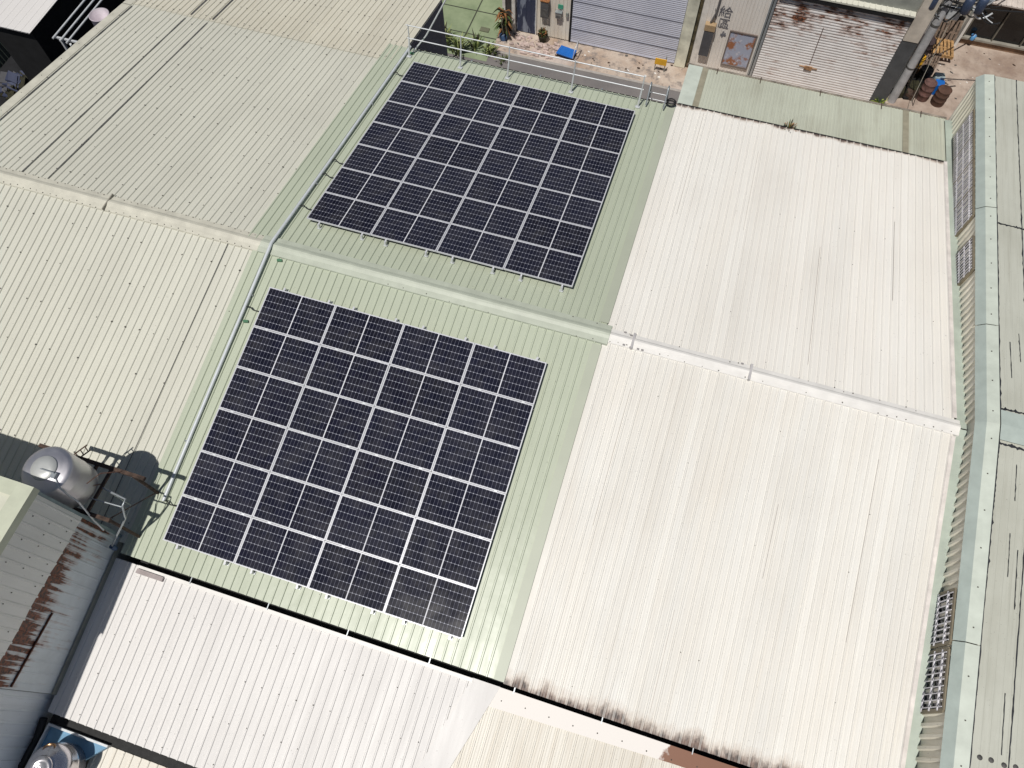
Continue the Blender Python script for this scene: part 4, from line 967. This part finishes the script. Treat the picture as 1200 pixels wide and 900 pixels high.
pallet('grey weathered pallet lying among the junk drums, below the orange pallet', (17.45, 19.95, GZ + .35), (.3, .1, 0), (.12, .55, .1), M['wood_grey'])

def drum(label, x, y, m, m2, h=.85, r=.3):
    t = thing('drum', label, 'drum', (x, y, GZ), 'drums standing in the yard')
    mb = MB(); mb.lathe((x, y, GZ), [(r, 0), (r, h * .33), (r + .015, h * .35), (r, h * .37), (r, h * .64), (r + .015, h * .66), (r, h * .68), (r, h - .02), (r + .012, h), (r - .02, h), (r - .025, h - .03)], 24); mb.build('body', m, t)
    mb = MB(); mb.lathe((x, y, GZ + h - .045), [(r - .03, 0), (r - .03, .012), (0, .014)], 24); mb.build('top', m2, t)
drum('rusty drum with pinkish rim beside the pole, nearest the awning', 17.45, 18.45, M['terra'], plain('drum_pink', rgb(168, 136, 126), .7, var=.3, scale=5), .8, .24)
drum('dark brown rusty drum at the yard edge, right of the pink rimmed one', 18.05, 18.35, plain('drum_brown', rgb(92, 66, 54), .75, var=.3), plain('drum_top', rgb(100, 78, 68), .7), .7, .26)
drum('black drum standing below the grey pallet', 17.3, 19.3, M['black'], M['black'], .7, .24)
drum('black drum with yellow body below the brown sacks', 16.95, 19.95, M['yellow'], M['black'], .7, .25)
drum('dark purple brown drum, farthest of the drums', 17.15, 20.9, plain('drum_plum', rgb(62, 50, 52), .7), M['black'], .8, .33)
mb = MB(); mb.box(17.75, 18.1, 18.75, 19.1, GZ, GZ + .5); tag(mb.build('blue_bin', M['blue'], bevel=.02), 'bright blue plastic bin between the drums', 'bin')
mb = MB(); mb.obox((17.85, 19.25, GZ + .3), (.2, .03, 0), (-.03, .15, 0), (0, 0, .3)); tag(mb.build('pale_sack', plain('sack', rgb(160, 176, 178), .7), bevel=.05), 'pale grey green sack behind the blue bin', 'sack')
mb = MB()
for _ in range(40):
    x, y = random.uniform(16.4, 17.2), random.uniform(18.2, 20.6); s_ = random.uniform(.08, .2)
    mb.obox((x, y, GZ + s_ * .6), (s_, s_ * random.uniform(-.5, .5), 0), (-s_ * .4, s_, 0), (0, 0, s_ * random.uniform(.5, 1.4)), random.randrange(3))
o = mb.build('scrap_heap', [M['dark'], M['rust_steel'], M['leaf_dark']]); o['kind'] = 'stuff'; o['label'] = 'dark heap of scrap at the foot of the utility pole'; o['category'] = 'scrap'
tuft('potted_shrub', 'small yellow green shrub at the foot of the utility pole', 15.75, 17.3, GZ + .1, 60, .45, .22, [M['leaf'], plain('leaf_lime', rgb(150, 160, 70), .6)], cat='shrub')

lt = MB()
for _ in range(70):
    if random.random() < .5: x, y = random.uniform(.5, 7.6), random.uniform(16.15, 17.35)
    else: x, y = random.uniform(17.2, 21), random.uniform(18.2, 21.8)
    q_ = random.uniform(.015, .05); lt.obox((x, y, GZ + .012 + q_ * .3), (q_, q_ * random.uniform(-.6, .6), 0), (-q_ * .4, q_ * .7, 0), (0, 0, q_ * .3), random.randrange(3))
o = lt.build('litter', [M['sealant'], M['trim_white'], M['rust_steel']]); o['kind'] = 'stuff'; o['label'] = 'small litter and grit scattered over the concrete'; o['category'] = 'litter'

# utility pole with transformers and cables
up = thing('utility_pole', 'grey concrete utility pole with blue transformers and a tangle of cables', 'utility pole', (16.3, 17.95, GZ))
mb = MB(); mb.tube([(16.3, 17.95, GZ), (16.3, 17.95, .9)], [.17, .13], 16); mb.build('shaft', M['pole'], up)
mb = MB()
for z in (-3.4, -5.3): mb.lathe((16.3, 17.95, z), [(.165, -.04), (.17, 0), (.165, .04)], 16)
mb.build('band', M['sealant'], up)
mb = MB(); mb.box(14.9, 17.6, 17.78, 17.88, -2.2, -2.08); mb.build('cross_arm', M['galv'], up)
mb = MB(); mb.box(15.2, 17.4, 17.8, 17.86, .2, .3); mb.build('cross_arm', M['galv'], up)
for x, y in ((15.75, 17.55), (16.85, 17.6), (17.3, 17.75)):
    mb = MB(); mb.lathe((x, y, -2.55), [(.13, 0), (.16, .04), (.16, .5), (.13, .56), (.06, .6), (.05, .7), (0, .7)], 20); mb.build('transformer', plain('transformer_blue', rgb(64, 78, 104), .5, var=.2), up)
    mb = MB(); mb.lathe((x, y, -1.72), [(.04, 0), (.06, .05), (.03, .08), (.06, .12), (.03, .16), (0, .18)], 10); mb.build('bushing', M['galv_white'], up)
def sag(p, q, s_, n=8): 
    p, q = Vector(p), Vector(q); return [p.lerp(q, i / n) - Vector((0, 0, s_ * 4 * (i / n) * (1 - i / n))) for i in range(n + 1)]
for p, q, s_, r, m in (((16.3, 17.9, -2.3), (16.7, 18.2, -6.9), 0, .035, 'black'), ((16.6, 17.8, -2.4), (16.95, 17.6, GZ), 0, .009, 'cream'), ((16.4, 17.9, -2.6), (17.15, 17.9, GZ), .1, .014, 'black'),
                       ((16.3, 17.8, -2.5), (18.3, 22.2, -4.9), .2, .03, 'black'), ((16.2, 17.8, -2.3), (19.5, 22.2, -4.6), .3, .03, 'black'), ((16.2, 17.8, -2.8), (15.2, 17.9, -2.4), .15, .02, 'black'),
                       ((16.25, 17.8, -3.0), (15.0, 18.0, -2.6), .1, .02, 'black'), ((16.3, 17.8, -3.1), (15.6, 17.9, -2.3), .1, .02, 'galv'), ((15.0, 17.8, -2.1), (17.6, 17.7, -2.3), .35, .03, 'black'),
                       ((15.8, 17.6, -1.8), (17.3, 17.7, -1.8), .5, .025, 'black'), ((16.3, 17.8, -2.5), (14.0, 13.0, 3.5), .4, .025, 'black'), ((16.4, 17.8, -2.5), (30, 21.0, -1.5), .6, .03, 'black'), ((16.1, 18.1, -2.2), (16.15, 18.12, -6.5), .0, .03, 'galv')):
    if q[2] > 2: continue
    mb = MB(); mb.tube(sag(p, q, s_), r, 6); mb.build('cable', M[m], up)
for k in range(16):
    a = Vector((16.3 + random.uniform(-.5, 1.2), 17.75 + random.uniform(-.2, .3), -2.3 + random.uniform(-.5, .4))); b = a + Vector((random.uniform(-.6, .8), random.uniform(-.3, .5), random.uniform(-.5, .3)))
    mb = MB(); mb.tube(sag(a, b, random.uniform(.05, .3)), random.uniform(.015, .035), 6); mb.build('cable', M['black' if random.random() < .6 else 'galv_white'], up)
bx = MB(); bx.box(16.45, 16.85, 17.75, 17.95, -3.0, -2.6); bx.build('junction_box', M['galv_white'], up, .01)

# ================================================================== ALLEY AT TOP LEFT
wr = thing('white_roof_shed', 'bright white ribbed roof shed in the dark alley at the top left corner', 'shed', (-15.3, 9, GZ))
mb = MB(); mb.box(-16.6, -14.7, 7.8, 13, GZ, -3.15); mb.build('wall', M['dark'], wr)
WR = lambda x, y, h=0: Vector((x, y, -3 + h))
mb = MB(); corr(mb, -16.7, -14.62, .3, lambda a_, h: WR(a_ + .06, 7.62, h), lambda a_, h: WR(a_, 13, h), rib=.01); slab(mb, -16.7, -14.62, 7.64, 13, -.06, -.01, zf=WR); mb.build('roof', M['white_low'], wr)
pr = thing('pipe_rack', 'three parallel grey pipes on a white bracket in the dark alley', 'pipes', (-13.5, 8, -3))
for k, (x, y) in enumerate(((-13.62, 7.64), (-13.3, 7.6), (-13.02, 7.57))):
    mb = MB(); mb.tube([(x, y, -3), (x + .05, y + 5.5, -3)], .035, 8); mb.build('pipe', M['galv_white'], pr)
mb = MB(); mb.box(-13.65, -12.5, 7.75, 7.82, -3.1, -3.04); mb.obox((-12.75, 7.5, -3.3), (.35, -.25, -.1), (.02, .03, 0), (0, 0, .03)); mb.box(-13.5, -13.42, 7.74, 7.82, GZ, -3.1); mb.build('bracket', M['galv_white'], pr)
dc = thing('exhaust_duct', 'wide open topped pale grey duct standing beside the cream roof edge', 'duct', (-11.7, 8.3, -2.4))
mb = MB(); mb.lathe((-11.5, 8.2, -2.9), [(.33, 0), (.33, .9), (.345, .9), (.345, .93), (.315, .93), (.315, .02), (0, .01)], 32); mb.build('pipe', plain('duct_grey', rgb(196, 186, 194), .5), dc)
mb = MB(); mb.box(-11.6, -11.4, 8.1, 8.3, -7, -2.9); mb.build('post', M['wall_plain'], dc)
for nm, lab, x0, x1, y0, y1, z in (('corrugated_sheet', 'grey corrugated sheet roof below the open duct by the cream eave', -12.35, -10.6, 6.9, 7.95, -2.9), ('corrugated_sheet', 'grey corrugated sheet roof above the open duct at the frame edge', -12.0, -10.5, 9.0, 14, -2.9)):
    mb = MB(); corr(mb, x0, x1, .12, lambda a_, h: Vector((a_, y0, z - (a_ - x0) * .1 + h)), lambda a_, h: Vector((a_, y1, z - (a_ - x0) * .1 + h)), rib=.025)
    mb.add([(x0, y0, z - .05), (x1, y0, z - .05 - (x1 - x0) * .1), (x1, y1, z - .05 - (x1 - x0) * .1), (x0, y1, z - .05)], [(0, 3, 2, 1)])
    tag(mb.build(nm, plain('sheet_grey', rgb(112, 112, 124), .6)), lab, 'sheet', 'grey sheets beside the duct')
tp = MB()
for i in range(90):
    a = random.uniform(0, 6.28); r = random.uniform(0, .9); x = -17.9 + r * math.cos(a); y = 8.1 + r * math.sin(a) * .7; h = .5 * (1 - r) + random.uniform(0, .25); s_ = random.uniform(.1, .28)
    tp.obox((x, y, GZ + h), (s_, s_ * random.uniform(-.5, .5), s_ * random.uniform(-.4, .4)), (-s_ * .4, s_, s_ * random.uniform(-.3, .3)), (0, 0, .03), random.randrange(3))
o = tp.build('junk_heap', [plain('tarp_blue', rgb(66, 72, 96), .6), plain('tarp_grey', rgb(84, 84, 88), .7), M['leaf_dark']]); o['kind'] = 'stuff'; o['label'] = 'heap of blue grey tarpaulin and junk in the dark alley'; o['category'] = 'junk'
gw = thing('grey_fence_wall', 'grey green ribbed fence standing at the left edge of the dark alley', 'fence', (-20, 9, GZ))
mb = MB(); corr(mb, 6, 10.2, .2, lambda a_, h: Vector((-19.6 + h, a_, GZ)), lambda a_, h: Vector((-19.9 + h, a_, -5.0)), rib=.03); mb.box(-20.0, -19.92, 6, 10.2, GZ, -5.0); mb.build('panel', plain('fence_grey', rgb(84, 92, 86), .6), gw)
for y in (6.2, 8.1, 10.0):
    mb = MB(); mb.box(-20.08, -20.0, y - .04, y + .04, GZ, -5); mb.build('post', M['rust_steel'], gw)
